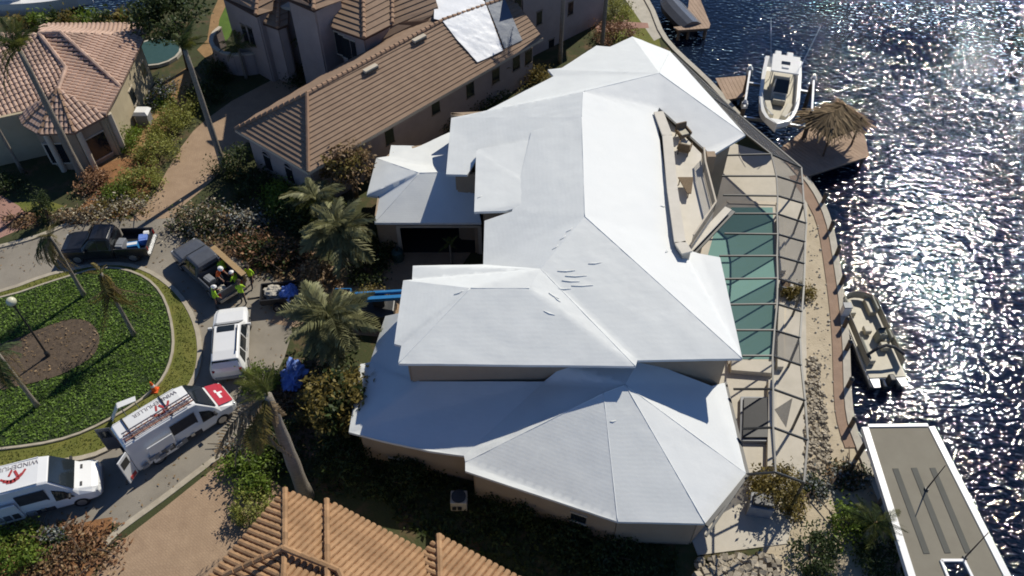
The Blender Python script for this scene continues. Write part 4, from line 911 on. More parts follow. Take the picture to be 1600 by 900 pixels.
# --- trees and shrubs: label, px, radius, height, leaf
tree('dark leafy tree at the top edge above the driveway palm', U(295, 108), 6.0, 2.6, 2.6, 'leaf_dark', 3600, .16)
tree('olive brown tree standing against the left side of the white house', U(548, 668), 3.0, 1.8, 1.5, 'leaf_olive', 5200, .14, 'leaf_dark')
tree('dry brown tree between the brown wing and the garage', U(556, 312), 3.6, 1.7, 1.9, 'leaf_brown', 2200, .13, 'leaf_olive')
for a in [
 ('lime shrub beside the driveway nearest the road', (226, 290), 1.5, 1.1, 'leaf_lime', 1100),
 ('lime green shrub halfway along the driveway border', (250, 245), 1.5, 1.1, 'leaf_lime', 1000),
 ('lime green shrub farther up the driveway border', (268, 205), 1.4, 1.0, 'leaf_lime', 900),
 ('yellow green shrub at the far end of the driveway border', (290, 178), 1.3, 1.0, 'leaf_lime', 800),
 ('dark green shrub against the cream side wall', (205, 225), 1.1, 1.0, 'leaf_green', 700),
 ('rusty shrub at the foot of the turret windows', (150, 290), 1.2, .9, 'leaf_rust', 800),
 ('small dark shrub in the orange mulch by the turret', (188, 305), 1.0, .8, 'leaf_green', 700),
 ('dark hedge shrub between driveway and palm trunk', (318, 155), 1.4, 1.2, 'leaf_dark', 1000),
 ('dark shrub at the base of the driveway palm', (372, 268), 1.5, 1.5, 'leaf_dark', 1100),
 ('deep green shrub below the brown wing windows', (408, 300), 1.6, 1.4, 'leaf_dark', 1200),
 ('green shrub against the hip end of the brown wing', (445, 318), 1.6, 1.5, 'leaf_green', 1200),
 ('deep green shrub in the corner by the grey green palms', (470, 345), 1.7, 1.7, 'leaf_dark', 1300),
 ('dark shrub squeezed between garage and grey green palm', (590, 395), 1.3, 1.5, 'leaf_dark', 1000),
 ('dark shrub before the garage pier', (575, 430), 1.2, 1.3, 'leaf_dark', 900),
 ('olive shrub beside the blue boom', (578, 475), 1.0, 1.2, 'leaf_olive', 800),
 ('dry golden shrub above the big grey green palm', (500, 455), 1.2, 1.8, 'leaf_brown', 1100),
 ('dark shrub below the big grey green palm', (545, 615), 1.4, 1.3, 'leaf_dark', 1200),
 ('olive shrub along the white house west wall', (498, 640), 1.3, 1.2, 'leaf_olive', 1100),
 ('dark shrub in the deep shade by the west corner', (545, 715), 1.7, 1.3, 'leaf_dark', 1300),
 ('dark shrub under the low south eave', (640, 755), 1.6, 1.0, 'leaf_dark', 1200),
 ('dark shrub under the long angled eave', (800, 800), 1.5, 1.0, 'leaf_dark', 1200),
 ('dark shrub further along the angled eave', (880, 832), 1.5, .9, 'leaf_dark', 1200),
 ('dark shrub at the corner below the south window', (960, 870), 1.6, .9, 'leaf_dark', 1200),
 ('leafy green shrub on the drive near the orange roof', (395, 750), 1.5, 1.2, 'leaf_green', 1500),
 ('bright fresh green shrub touching the orange roof eave', (400, 800), 1.0, 1.2, 'leaf_lime', 1000),
 ('dark green shrub in the bed beside the thick palm', (420, 700), 1.6, 1.1, 'leaf_dark', 1300),
 ('green ferny shrub beside the blue tarp bundle', (412, 600), 1.0, 1.2, 'leaf_green', 900),
 ('lime shrub in the mulch at the bottom left corner', (15, 870), 1.5, .9, 'leaf_green', 1200),
 ('yellow green shrub beside the second van', (35, 845), .9, .6, 'leaf_lime', 600),
 ('round shrub on the pool deck by the grill', (1215, 775), 1.25, 1.5, 'leaf_olive', 1600),
 ('small shrub by the pool cage planter', (1236, 462), .6, .8, 'leaf_olive', 450),
 ('dry shrub on the sand outside the pool cage', (1256, 462), .6, .8, 'leaf_olive', 450),
 ('dark shrub at the water side of the stone yard', (1265, 870), 1.1, 1.2, 'leaf_dark', 900),
 ('green shrub beside the boat canopy', (1320, 830), 1.1, 1.2, 'leaf_green', 900),
 ('dark shrub under the boat canopy corner', (1375, 880), 1.4, 1.2, 'leaf_dark', 1000),
 ('reddish hedge shrub in front of the far lawn', (960, 62), 1.8, 1.2, 'leaf_rust', 1100),
 ('dark hedge shrub between the wing and the white roof', (830, 130), 1.8, 1.1, 'leaf_olive', 1000),
 ('dark hedge shrub below the wing windows', (760, 165), 1.7, 1.0, 'leaf_dark', 1000),
 ('dark shrub behind the grey corner of the wing', (700, 195), 1.2, .9, 'leaf_dark', 700),
 ('bright green shrub at the top beside the far lawn', (958, 22), 1.6, 1.8, 'leaf_lime', 1000),
 ('dark shrub at the arched entry steps', (470, 125), 1.2, 1.0, 'leaf_dark', 700),
 ('dark shrub before the round court wall', (345, 120), 1.2, 1.3, 'leaf_dark', 800),
 ('shaded shrub at the left edge below the turret house', (10, 300), 1.4, 1.0, 'leaf_dark', 800),
 ('columnar dark shrub at the corner of the pink drive', (78, 345), .6, 2.4, 'leaf_dark', 700)]:
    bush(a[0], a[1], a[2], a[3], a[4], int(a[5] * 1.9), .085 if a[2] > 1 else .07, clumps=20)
for i, x in enumerate(range(40, 235, 24)):
    bush('%s shrub from the left in the hedge along the far canal bank' % ['first', 'second', 'third', 'fourth', 'fifth', 'sixth', 'seventh', 'eighth', 'ninth'][i], (x + 6, 52 - i * .7), 1.35, 1.5, ['leaf_olive', 'leaf_green', 'leaf_dark'][i % 3], 700, .15, group='hedge along the far canal')
# --- storm debris heaps
def heap(label, px, rx, ry, h, mats, n, size, cat='debris pile', flat=0):
    c = U(*px); t = thing('debris_pile', label, cat, c)
    for i, m in enumerate(mats):
        v, f = leaf_cloud(int(n * 1.6) // len(mats), rx, ry, h, size * .75, 22, .22, .15, flat); v[:, 2] = np.abs(v[:, 2]) + .02
        o = bpy.data.objects.new('branches' if i == 0 else 'litter', mesh_np('litter', v, f, m)); link(o, t); o['kind'] = 'stuff'
    st = MB()
    for i in range(14):
        a = random.uniform(0, 6.3); x, y = random.uniform(-.7, .7) * rx, random.uniform(-.7, .7) * ry; L = random.uniform(.5, 1.4)
        st.tube([(x, y, random.uniform(.1, h * .8)), (x + math.cos(a) * L, y + math.sin(a) * L, random.uniform(.1, h))], [.04, .02], 5)
    tag(st.build('stick', 'bark', t, local=True), kind='stuff')
heap('heap of pale dry brush behind the black pickup', (185, 325), 2.2, 1.2, .7, ['leaf_pale', 'leaf_olive'], 1300, .12)
heap('heap of pale brush by the driveway mouth', (120, 340), 1.9, .8, .6, ['leaf_pale', 'leaf_brown'], 1000, .12)
heap('tall heap of brown branches beside the grey truck', (318, 350), 2.1, 1.6, 1.4, ['leaf_brown', 'leaf_dark', 'leaf_pale'], 2400, .14)
heap('heap of grey broken branches behind the grey truck', (375, 350), 2.0, 1.1, 1.0, ['leaf_grey', 'leaf_pale', 'leaf_dark'], 1800, .14)
heap('heap of rusty dead fronds beside the workers', (440, 405), 2.0, 1.3, 1.0, ['leaf_rust', 'leaf_brown', 'leaf_dark'], 2200, .15)
heap('heap of dark red branches behind the workers', (400, 385), 1.6, 1.1, .8, ['leaf_rust', 'leaf_dark'], 1400, .14)
heap('low heap of orange brush in the bottom left bed', (110, 860), 2.6, 1.6, .45, ['leaf_rust', 'leaf_brown'], 1700, .13)
heap('dark uprooted stump in the bottom left bed', (82, 842), .8, .5, .6, ['leaf_dark', 'leaf_grey'], 500, .12)
heap('rusty patch of dead leaves below the blue tarp bundle', (452, 628), 1.0, .7, .4, ['leaf_rust', 'leaf_brown'], 700, .12)
heap('grey and brown litter beside the thick palm on the drive', (375, 705), 1.0, .6, .4, ['leaf_grey', 'leaf_brown'], 500, .11)
heap('pile of bags and brush on the sand by the canopy', (1325, 745), 1.1, .8, .6, ['leaf_grey', 'leaf_brown', 'leaf_dark'], 900, .12)
heap('grey storm litter on the sand outside the cage corner', (1265, 765), .9, .8, .6, ['leaf_grey', 'leaf_dark'], 800, .11)
heap('pale storm litter in the side yard of the turret house', (245, 150), 1.6, 2.2, .5, ['leaf_grey', 'leaf_green'], 1200, .13)
heap('reddish storm litter at the pink drive corner', (38, 345), 1.4, .8, .3, ['leaf_rust', 'leaf_brown'], 600, .12)
# --- ground cover on the island: nobody could count it
def inside(poly, x, y):
    r = np.zeros(len(x), bool); n = len(poly)
    for i in range(n):
        a, b = poly[i - 1], poly[i]; c = ((a.y > y) != (b.y > y)) & (x < (b.x - a.x) * (y - a.y) / ((b.y - a.y) + 1e-12) + a.x); r ^= c
    return r
def scatter(name, label, cat, poly, hole, n, size, z, mat, upright=.8):
    x0, x1 = min(p.x for p in poly), max(p.x for p in poly); y0, y1 = min(p.y for p in poly), max(p.y for p in poly)
    x = rng.uniform(x0, x1, n); y = rng.uniform(y0, y1, n); ok = inside(poly, x, y)
    if hole: ok &= ~inside(hole, x, y)
    x, y = x[ok], y[ok]; n = len(x); P = np.stack([x, y, z + rng.random(n) * size * 1.2], 1)
    nrm = rng.normal(size=(n, 3)) + np.array([0, 0, upright]); nrm /= np.linalg.norm(nrm, axis=1)[:, None]
    a = np.cross(nrm, rng.normal(size=(n, 3))); a /= np.linalg.norm(a, axis=1)[:, None]; b = np.cross(nrm, a); s = size * (.5 + rng.random(n))[:, None]
    q = np.stack([P - a * s, P + b * s * .5, P + a * s, P - b * s * .5], 1).reshape(-1, 3)
    o = bpy.data.objects.new(name, mesh_np(name, q, np.arange(len(q)).reshape(-1, 4), mat)); link(o); return tag(o, label, cat, kind='stuff')
scatter('ground_cover', 'deep green leafy ground cover filling the road island', 'ground cover', inset(bed, .15), mul, 42000, .065, .18, 'leaf_cover', 1.4)
scatter('fallen_leaves', 'dry leaf litter on the mulch in the road island', 'litter', mul, None, 450, .07, .225, 'leaf_brown', 2.5)
scatter('leaf_litter', 'leaf litter scattered over the brush covered beds by the road', 'litter', [U(*p) for p in [(278, 370), (300, 320), (420, 330), (520, 420), (480, 455), (430, 430), (340, 395)]], None, 2600, .12, .03, 'leaf_brown', 2)
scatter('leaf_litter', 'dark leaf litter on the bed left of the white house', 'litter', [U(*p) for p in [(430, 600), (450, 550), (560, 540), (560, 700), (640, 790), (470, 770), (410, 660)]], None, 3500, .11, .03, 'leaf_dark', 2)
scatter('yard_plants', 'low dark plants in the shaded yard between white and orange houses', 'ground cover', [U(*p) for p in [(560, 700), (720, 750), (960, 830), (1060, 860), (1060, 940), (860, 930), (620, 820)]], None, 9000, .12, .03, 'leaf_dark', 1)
def rocks(name, label, poly, n, s0, s1, mat):
    x0, x1 = min(p.x for p in poly), max(p.x for p in poly); y0, y1 = min(p.y for p in poly), max(p.y for p in poly); mb = MB()
    while n > 0:
        x, y = random.uniform(x0, x1), random.uniform(y0, y1)
        if not inside(poly, np.array([x]), np.array([y]))[0]: continue
        n -= 1; s = random.uniform(s0, s1); mb.box((x, y, s * .25), (s, s * random.uniform(.5, 1), s * .7), rot=Euler((random.uniform(-.4, .4), random.uniform(-.4, .4), random.uniform(0, 3.1))).to_matrix(), top=random.uniform(.4, .8))
    tag(mb.build(name, mat, bevel=0), label, 'rubble', kind='stuff')
rocks('rubble', 'broken stone rubble on the sand beside the pool cage', [U(*p) for p in [(1258, 560), (1278, 560), (1300, 700), (1290, 740), (1258, 740)]], 520, .07, .30, 'rock')
rocks('rubble', 'scattered stones on the sand strip by the walkway', [U(*p) for p in [(1262, 330), (1285, 350), (1305, 640), (1320, 720), (1262, 760)]], 160, .05, .16, 'concrete')
rocks('rubble', 'pale stones heaped in the yard below the pool cage', [U(*p) for p in [(1085, 872), (1215, 868), (1225, 960), (1085, 960)]], 420, .18, .55, 'rock')

scatter('leaf_litter', 'dry leaves blown over the road round the island', 'litter', [U(*p) for p in road_px], isl, 1500, .07, .012, 'leaf_brown', 6)
scatter('verge_grass', 'short olive grass on the verge round the island bed', 'grass', inset(isl, .2), inset(bed, -.1), 26000, .05, .11, 'leaf_verge', .2)

# ================================================================ VEHICLES (x forward, y left, z up)
def wheel(t, x, y, r=.34, w=.22):
    s = 1 if y > 0 else -1; k = 18; rings = []
    for yy, rr in ((-w / 2, r * .72), (-w / 2, r * .94), (-w * .32, r), (w * .32, r), (w / 2, r * .94), (w / 2, r * .72)):
        rings.append([(x + rr * math.cos(2 * math.pi * j / k), y + yy, r + rr * math.sin(2 * math.pi * j / k)) for j in range(k)])
    wo = MB().loft(rings).build('wheel', 'tyre', t, local=True, fix=True)
    rm = MB(); rm.tube([(x, y + s * (w / 2 - .05), r), (x, y + s * (w / 2 + .006), r)], [r * .66, r * .62], 14); rm.build('rim', 'rim', wo, local=True)
    for o in (wo,): ORG[o.name] = V((0, 0, 0))
def ring(x, z0, zb, z1, wb, wt, lo=.93, sh=.10):
    L = [(wb * lo, z0), (wb, z0 + .16), (wb, zb), (wt, z1 - .07), (wt - sh, z1)]
    return [(x, -y, z) for y, z in L] + [(x, y, z) for y, z in L[::-1]]
def body(t, st, mat, name='body'):
    return MB().loft([ring(*s) for s in st]).build(name, mat, t, local=True, fix=True, bevel=.025)
def at_st(st, x):
    for a, b in zip(st, st[1:]):
        if a[0] <= x <= b[0]: f = (x - a[0]) / (b[0] - a[0]); return [a[i] + (b[i] - a[i]) * f for i in range(6)]
    return st[-1] if x > st[-1][0] else st[0]
def side_pt(st, x, f, s, out=.012):
    q = at_st(st, x); y = q[4] + (q[5] - q[4]) * f + out; z = q[2] + (q[3] - .07 - q[2]) * f; return V((x, s * y, z))
def side_glass(t, st, x0, x1, s, f0=.10, f1=.88, slant0=0, slant1=0, mat='glass', name='side_window', out=.012):
    q = [side_pt(st, x0, f0, s, out), side_pt(st, x1, f0, s, out), side_pt(st, x1 - slant1, f1, s, out), side_pt(st, x0 + slant0, f1, s, out)]
    if s > 0: q = q[::-1]
    return MB().panel(q, .012).build(name, mat, t, local=True, fix=True)
def front_glass(t, lo, hi, name='windscreen', mat='glass'):      # lo, hi: (x, half width, z)
    q = [V((lo[0], -lo[1], lo[2])), V((lo[0], lo[1], lo[2])), V((hi[0], hi[1], hi[2])), V((hi[0], -hi[1], hi[2]))]
    if (q[1] - q[0]).cross(q[3] - q[0]).z < 0: q = q[::-1]
    return MB().panel(q, .02).build(name, mat, t, local=True)
def lights(t, xf, xr, w, zf, zr):
    for s in (-1, 1):
        MB().box((xf, s * w, zf), (.12, .30, .14)).build('headlight', 'lamp_lens', t, local=True, bevel=.02)
        MB().box((xr, s * (w + .06), zr), (.08, .14, .34)).build('tail_light', 'tail_lens', t, local=True, bevel=.01)
def mirrors(t, x, y, z, mat):
    for s in (-1, 1): MB().box((x, s * (y + .12), z), (.12, .24, .17)).build('wing_mirror', mat, t, local=True, bevel=.03)
def place(px_c, z=0): return U(px_c[0], px_c[1], z)

# --- white SUV
c = V((-16.05, 29.5, 0)); t = thing('suv', 'white sport utility vehicle parked on the road with workers at its nose', 'car', c, math.atan2(5, -.9))
st = [(-2.42, .45, .80, 1.02, .80, .74), (-2.32, .32, .95, 1.25, .92, .80), (-2.05, .28, 1.00, 1.66, .97, .74), (-1.5, .28, 1.02, 1.76, .98, .74), (-.2, .28, 1.02, 1.80, .98, .75), (.35, .28, 1.02, 1.74, .98, .74), (1.05, .28, 1.02, 1.16, .98, .86), (1.9, .28, .98, 1.08, .96, .84), (2.3, .32, .86, .95, .88, .78), (2.45, .42, .72, .80, .74, .66)]
body(t, st, 'car_white'); front_glass(t, (1.04, .80, 1.20), (.42, .68, 1.745)); front_glass(t, (-2.30, .74, 1.14), (-2.07, .70, 1.62), 'rear_window')
for s in (-1, 1):
    for x0, x1, a, b in ((-1.98, -1.30, .22, .02), (-1.22, -.32, .02, .02), (-.24, .86, .02, .48)): side_glass(t, st, x0, x1, s, slant0=a, slant1=b)
    for x in (-1.52, 1.50): wheel(t, x, s * .87, .37, .24)
    MB().bar((-1.7, s * .64, 1.85), (.1, s * .64, 1.88), .05, .05).build('roof_rail', 'black', t, local=True)
    for xh in (-.95, .1): MB().box((xh, s * 1.0, .93), (.2, .03, .05)).build('door_handle', 'chrome', t, local=True)
MB().box((.05, 0, 1.812), (.42, .95, .03), rot=Matrix.Rotation(R(2), 3, 'Y')).build('sunroof', 'glass', t, local=True)
MB().box((-2.42, 0, .52), (.14, 1.5, .2)).build('bumper', 'grey_plastic', t, local=True, bevel=.03)
MB().box((-2.39, 0, .82), (.03, .5, .14)).build('number_plate', 'white', t, local=True)
lights(t, 2.32, -2.36, .66, .78, .98); mirrors(t, .78, .96, 1.10, 'car_white')
MB().box((2.43, 0, .62), (.06, .8, .2)).build('grille', 'black', t, local=True)

# --- two working vans
def van(label, c, rz, red_nose, rear_open):
    t = thing('van', label, 'van', c, rz, 'white contractor vans on the road')
    st = [(-2.85, .42, 1.05, 2.42, .96, .80), (-2.75, .32, 1.05, 2.52, .98, .82), (-1.5, .30, 1.05, 2.56, 1.0, .83), (.6, .30, 1.05, 2.54, 1.0, .82), (1.0, .30, 1.05, 2.46, 1.0, .80), (1.75, .30, 1.05, 1.55, .99, .86), (2.0, .30, 1.04, 1.30, .98, .84), (2.55, .32, .96, 1.10, .95, .80), (2.78, .36, .82, .95, .86, .72), (2.86, .45, .70, .80, .72, .62)]
    body(t, st, 'car_white'); front_glass(t, (1.86, .82, 1.475), (1.06, .72, 2.46))
    if red_nose:
        q = [(2.0, -.80, 1.325), (2.56, -.76, 1.125), (2.78, -.68, .98), (2.78, .68, .98), (2.56, .76, 1.125), (2.0, .80, 1.325)]
        a = MB(); a.panel([q[0], q[1], q[4], q[5]], .02); a.panel([q[1], q[2], q[3], q[4]], .02); hd = a.build('hood', 'car_red', t, local=True, fix=True)
        b = MB(); b.box((2.36, -.18, 1.225), (.16, .34, .02), rot=Matrix.Rotation(R(19), 3, 'Y')); b.box((2.44, .05, 1.195), (.30, .12, .02), rot=Matrix.Rotation(R(19), 3, 'Y')); b.box((2.30, .2, 1.245), (.12, .2, .02), rot=Matrix.Rotation(R(19), 3, 'Y'))
        b.build('hood_emblem', 'white', hd, local=True)
    else:
        for s in (-1, 1): MB().box((2.12, s * .5, 1.275), (.10, .22, .05), rot=Matrix.Rotation(R(19), 3, 'Y')).build('hood_vent', 'black', t, local=True)
    for s in (-1, 1):
        side_glass(t, st, .92, 1.78, s, .02, .62, .05, .34)
        for x in (-1.75, 1.85): wheel(t, x, s * .88, .37, .24)
        MB().bar((-2.7, s * .74, 2.53), (.6, s * .74, 2.56), .04, .05).build('roof_rail', 'white', t, local=True)
    # open sliding door on the near side: the hold's shade painted as a flat dark panel, slid door panel and shelving behind it
    q = [(-.62, -1.006, .42), (.72, -1.006, .42), (.72, -.905, 2.1), (-.62, -.905, 2.1)]
    do = MB().panel(q, .012).build('door_opening', 'hold_shade', t, local=True, fix=True)
    MB().box((-.35, -1.02, .62), (.42, .05, .36)).build('tool_box', 'grey_plastic', do, local=True); MB().box((.2, -1.03, .7), (.2, .06, .2)).build('paint_tin', 'chrome', do, local=True)
    sl_ = MB(); sl_.box((-1.35, -1.07, 1.1), (1.35, .06, 1.45), rot=Matrix.Rotation(R(3), 3, 'X')); sd = sl_.build('sliding_door', 'car_white', t, local=True, bevel=.03)
    MB().box((-1.35, -1.09, 1.55), (1.05, .05, .42), rot=Matrix.Rotation(R(3), 3, 'X')).build('side_window', 'glass', sd, local=True)
    for i in range(3): MB().box((-1.75 + i * .4, -1.112, .85), (.3, .03, .4)).build('rack_bin', ['grey_plastic', 'car_grey', 'bronze'][i], sd, local=True)
    mirrors(t, 1.62, .98, 1.32, 'black'); lights(t, 2.72, -2.84, .72, .86, 1.3)
    MB().box((2.84, 0, .5), (.1, 1.5, .22)).build('bumper', 'grey_plastic', t, local=True, bevel=.03)
    # print on the roof: red swoosh, dark line of lettering, stripes
    sw = MB()
    for i in range(7): a = i / 6; sw.box((-.95 + a * .95, -.10 - .30 * math.sin(a * 3.1) + .25 * a, 2.571), (.24, .10 + .10 * math.sin(a * 3.1), .010), rz=R(-35 + 95 * a))
    sw.box((-.35, .12, 2.571), (.12, .40, .010), rz=R(25)); sw.box((-.62, .20, 2.571), (.10, .34, .010), rz=R(-20)); sw.build('roof_logo', 'red_print', t, local=True)
    cu = bpy.data.curves.new('lettering', 'FONT'); cu.body = 'WINDEMULLER'; cu.size = .34; cu.extrude = .004; cu.align_x = 'LEFT'
    fo = bpy.data.objects.new('tmp', cu); COL.objects.link(fo); lm = bpy.data.meshes.new_from_object(fo.evaluated_get(bpy.context.evaluated_depsgraph_get())); bpy.data.objects.remove(fo)
    lm.materials.clear(); lm.materials.append(M['dark_print']); lo = bpy.data.objects.new('roof_lettering', lm); link(lo, t); lo.location = (.62, .62, 2.566); lo.rotation_euler = (0, 0, math.pi)
    if red_nose:
        for k, (y, m) in enumerate(((-.40, 'red_print'), (-.50, 'dark_print'), (-.60, 'red_print'))): MB().box((-.9, y, 2.569), (3.5, .045, .012)).build('roof_stripe', m, t, local=True)
    if red_nose:
        for k in range(2):
            ld = MB(); y0 = -.66 + k * .10; z0 = 2.66 + k * .09
            for yy in (0, .34): ld.bar((-2.6, y0 + yy, z0), (1.0, y0 + yy, z0), .04, .07)
            for i in range(12): ld.bar((-2.5 + i * .31, y0, z0), (-2.5 + i * .31, y0 + .34, z0), .03)
            ld.build('ladder', 'chrome' if k else 'orange_dull', t, local=True)
        for x in (-2.2, -.2): MB().bar((x, -.8, 2.6), (x, .8, 2.6), .06, .05).build('rack_bar', 'black', t, local=True)
        sh_ = MB()
        for i in range(5): sh_.box((-2.45 + i * .46, -1.13, .7 + .28 * (i % 2)), (.36, .10, .22))
        sh_.build('tool_shelf', 'grey_plastic', t, local=True)
    if rear_open:
        for s in (-1, 1):
            d = MB(); d.box((-3.18, s * 1.12, 1.35), (.72, .06, 1.9), rz=R(-s * 32)); dr = d.build('rear_door', 'car_white' if s < 0 else 'car_grey', t, local=True, bevel=.02)
            MB().box((-3.18, s * 1.12, 1.8), (.5, .08, .55), rz=R(-s * 32)).build('door_window', 'glass', dr, local=True)
            MB().box((-3.14, s * 1.12, .62), (.4, .085, .25), rz=R(-s * 32)).build('door_print', 'red_print', dr, local=True)
        MB().box((-2.86, 0, 1.35), (.012, 1.5, 1.7)).build('rear_opening', 'hold_shade', t, local=True)  # flat panel, its near-black stands for shade behind the rear doors
    MB().box((-2.9, 0, .45), (.16, 1.8, .14)).build('rear_step', 'bronze', t, local=True)
    return t
van('white van with red hood and its rear doors swung open', V((-17.45, 23.95, 0)), R(42), True, True)
van('white van with plain white hood at the left edge', V((-23.3, 20.0, 0)), R(18), False, False)

# --- pickups
def pickup(label, c, rz, paint, bed_fill, boards=None, L=5.4):
    t = thing('pickup_truck', label, 'pickup', c, rz); k = L / 5.4
    st = [(-.62, .34, 1.06, 1.70, .96, .72), (-.48, .32, 1.08, 1.84, .97, .72), (.25, .32, 1.08, 1.88, .98, .73), (.62, .32, 1.08, 1.82, .98, .72), (1.25, .32, 1.06, 1.22, .97, .86), (2.2, .32, 1.02, 1.12, .95, .82), (2.6, .36, .92, 1.0, .90, .76), (2.72, .45, .72, .82, .78, .68)]
    body(t, st, paint, 'cab'); front_glass(t, (1.22, .78, 1.26), (.68, .66, 1.83)); front_glass(t, (-.64, .70, 1.24), (-.52, .66, 1.76), 'rear_window')
    for s in (-1, 1):
        side_glass(t, st, -.42, .16, s, slant0=.04); side_glass(t, st, .22, 1.02, s, slant1=.42)
        for x in (-1.72, 1.72): wheel(t, x, s * .86, .38, .25)
        MB().box((-1.72, s * .93, .85), (2.0, .09, .62)).build('bed_side', paint, t, local=True, bevel=.02)
    MB().box((-1.70, 0, .60), (2.0, 1.8, .08)).build('bed_floor', 'black', t, local=True); MB().box((-2.70, 0, .86), (.08, 1.86, .58)).build('tailgate', paint, t, local=True, bevel=.02)
    MB().box((-2.78, 0, .52), (.16, 1.8, .16)).build('bumper', 'chrome', t, local=True)
    MB().box((2.72, 0, .62), (.06, 1.1, .24)).build('grille', 'black', t, local=True); lights(t, 2.64, -2.72, .70, .84, .95); mirrors(t, .98, .97, 1.15, 'black')
    for i, (x, y, z, sx, sy, sz, m) in enumerate(bed_fill):
        pass
    if boards:
        for i in range(4): MB().box((-1.5, -1.0, 1.05 + i * .16), (2.9, .05, .145)).build('side_board', 'wood', t, local=True)
        MB().box((-1.35, -.92, 1.70), (3.4, .34, .05)).build('plank', 'wood', t, local=True)
        for x in (-2.8, -1.5, -.2): MB().box((x, -.96, 1.2), (.07, .06, .8)).build('stake', 'wood', t, local=True)
    return t
bk = V((-25.6, 37.3, 0)); pickup('black pickup with a loaded bed beside the road island', bk, R(183), 'car_black', [])
gk = V((-18.8, 35.2, 0)); gh = R(136); pickup('grey pickup with timber boards along one side of its bed', gk, gh, 'car_grey', [], boards=True)
def cargo(name, label, cat, base, rz, lx, ly, z, size, mat, top=.9, grp=None, lid=None):
    Q = Matrix.Rotation(rz, 3, 'Z'); p = base + Q @ V((lx, ly, 0)); p.z = z; t = thing(name, label, cat, p, rz + random.uniform(-.2, .2), grp)
    MB().box((0, 0, size[2] / 2), size, top=top).build('body', mat, t, local=True, bevel=.03)
    MB().box((0, 0, size[2] + .012), (size[0] * top * .96, size[1] * top * .5, .02)).build('top_flap', lid or mat, t, local=True)
cargo('storage_box', 'bright blue crate in the black pickup bed', 'crate', bk, R(183), -1.75, .42, .64, (.7, .5, .45), 'blue_paint', lid='white')
cargo('storage_box', 'dark blue crate at the tailgate of the black pickup', 'crate', bk, R(183), -2.25, -.2, .64, (.6, .7, .4), 'blue_tarp')
cargo('storage_box', 'grey tool chest behind the cab of the black pickup', 'tool chest', bk, R(183), -1.0, .3, .64, (.5, .9, .5), 'grey_plastic')
cargo('paint_bucket', 'white bucket in the far corner of the black pickup bed', 'bucket', bk, R(183), -2.35, -.62, .64, (.36, .36, .42), 'white')
cargo('tool_bag', 'dark tool bag in the bed of the grey pickup', 'bag', gk, gh, -1.1, .45, .64, (.7, .5, .4), 'grey_plastic')
cargo('tool_bag', 'pale sack at the tailgate of the grey pickup', 'bag', gk, gh, -2.3, .35, .64, (.6, .6, .35), 'concrete', top=.7)
# --- small trailer under a blue tarp
c = U(440, 470); t = thing('utility_trailer', 'small black trailer carrying a blue tarp and pale sacks', 'trailer', c, R(8))
MB().box((0, 0, .52), (2.1, 1.35, .10)).build('bed', 'black', t, local=True)
for s in (-1, 1): MB().box((0, s * .68, .75), (2.1, .06, .4)).build('side', 'black', t, local=True); wheel(t, -.1, s * .82, .32, .2)
MB().box((-1.05, 0, .75), (.06, 1.35, .4)).build('headboard', 'black', t, local=True); MB().bar((-1.05, 0, .5), (-1.9, 0, .45), .09).build('tow_bar', 'black', t, local=True)
def lump(name, label, cat, c, rx, ry, rz_, mat, seed, rough=.35):
    bm = bmesh.new(); bmesh.ops.create_icosphere(bm, subdivisions=4, radius=1)
    for v in bm.verts:
        n = noise.noise(v.co * 2.1 + V((seed, 0, 0))) + .5 * noise.noise(v.co * 5 + V((0, seed, 0))); v.co = v.co * (1 + rough * n); v.co = V((v.co.x * rx, v.co.y * ry, max(v.co.z, -.15) * rz_))
    me = bpy.data.meshes.new(name); bm.to_mesh(me); bm.free(); me.materials.append(M[mat]); o = bpy.data.objects.new(name, me); link(o); o.location = c; ORG[o.name] = V((0, 0, 0))
    return tag(o, label, cat) if label else o
lump('tarp', 'crumpled blue tarp on the right half of the small trailer', 'tarp', U(440, 470) + V((.62, -.05, .68)), .5, .62, .5, 'blue_tarp', 1)
lump('sack', 'pale sack on the left half of the small trailer', 'sack', U(440, 470) + V((-.35, .1, .66)), .55, .5, .35, 'concrete', 4)
lump('tarp', 'crumpled bright blue tarp bundle on the bed near the thick palm', 'tarp', U(460, 592) + V((0, 0, .3)), .62, .95, .4, 'blue_tarp', 9, .6)
# --- blue boom lift by the house
a, b = U(538, 470, 1.5), U(652, 463, 2.1); c = U(590, 500); t = thing('boom_lift', 'blue boom lift standing in the shade beside the white house', 'lift', c)
MB().box((c.x, c.y, .75), (2.2, 1.4, .7)).build('chassis', 'bronze', t, bevel=.08)  # dark colour stands in for the shadow over the chassis
for dx in (-.75, .75):
    for dy in (-.75, .75): MB().tube([(c.x + dx, c.y + dy - .12, .38), (c.x + dx, c.y + dy + .12, .38)], .38, 14).build('wheel', 'tyre', t)
MB().bar(a, b, .24, .24).build('boom', 'blue_paint', t); MB().bar(a + V((.6, .45, .1)), b + V((0, .38, .1)), .16, .16).build('jib', 'blue_paint', t)
MB().box((c.x + .2, c.y + .5, 1.4), (.7, .8, .7)).build('turret', 'bronze', t, bevel=.05)
bk_ = MB()
for z in (.5, 1.0, 1.5):
    p = [a + V((-.5, -.5, z - 1.0)), a + V((.4, -.5, z - 1.0)), a + V((.4, .5, z - 1.0)), a + V((-.5, .5, z - 1.0))]
    for i in range(4): bk_.bar(p[i - 1], p[i], .04)
for i in range(4): bk_.bar(p[i], p[i] - V((0, 0, 1.0)), .04)
bk_.build('basket', 'blue_paint', t)
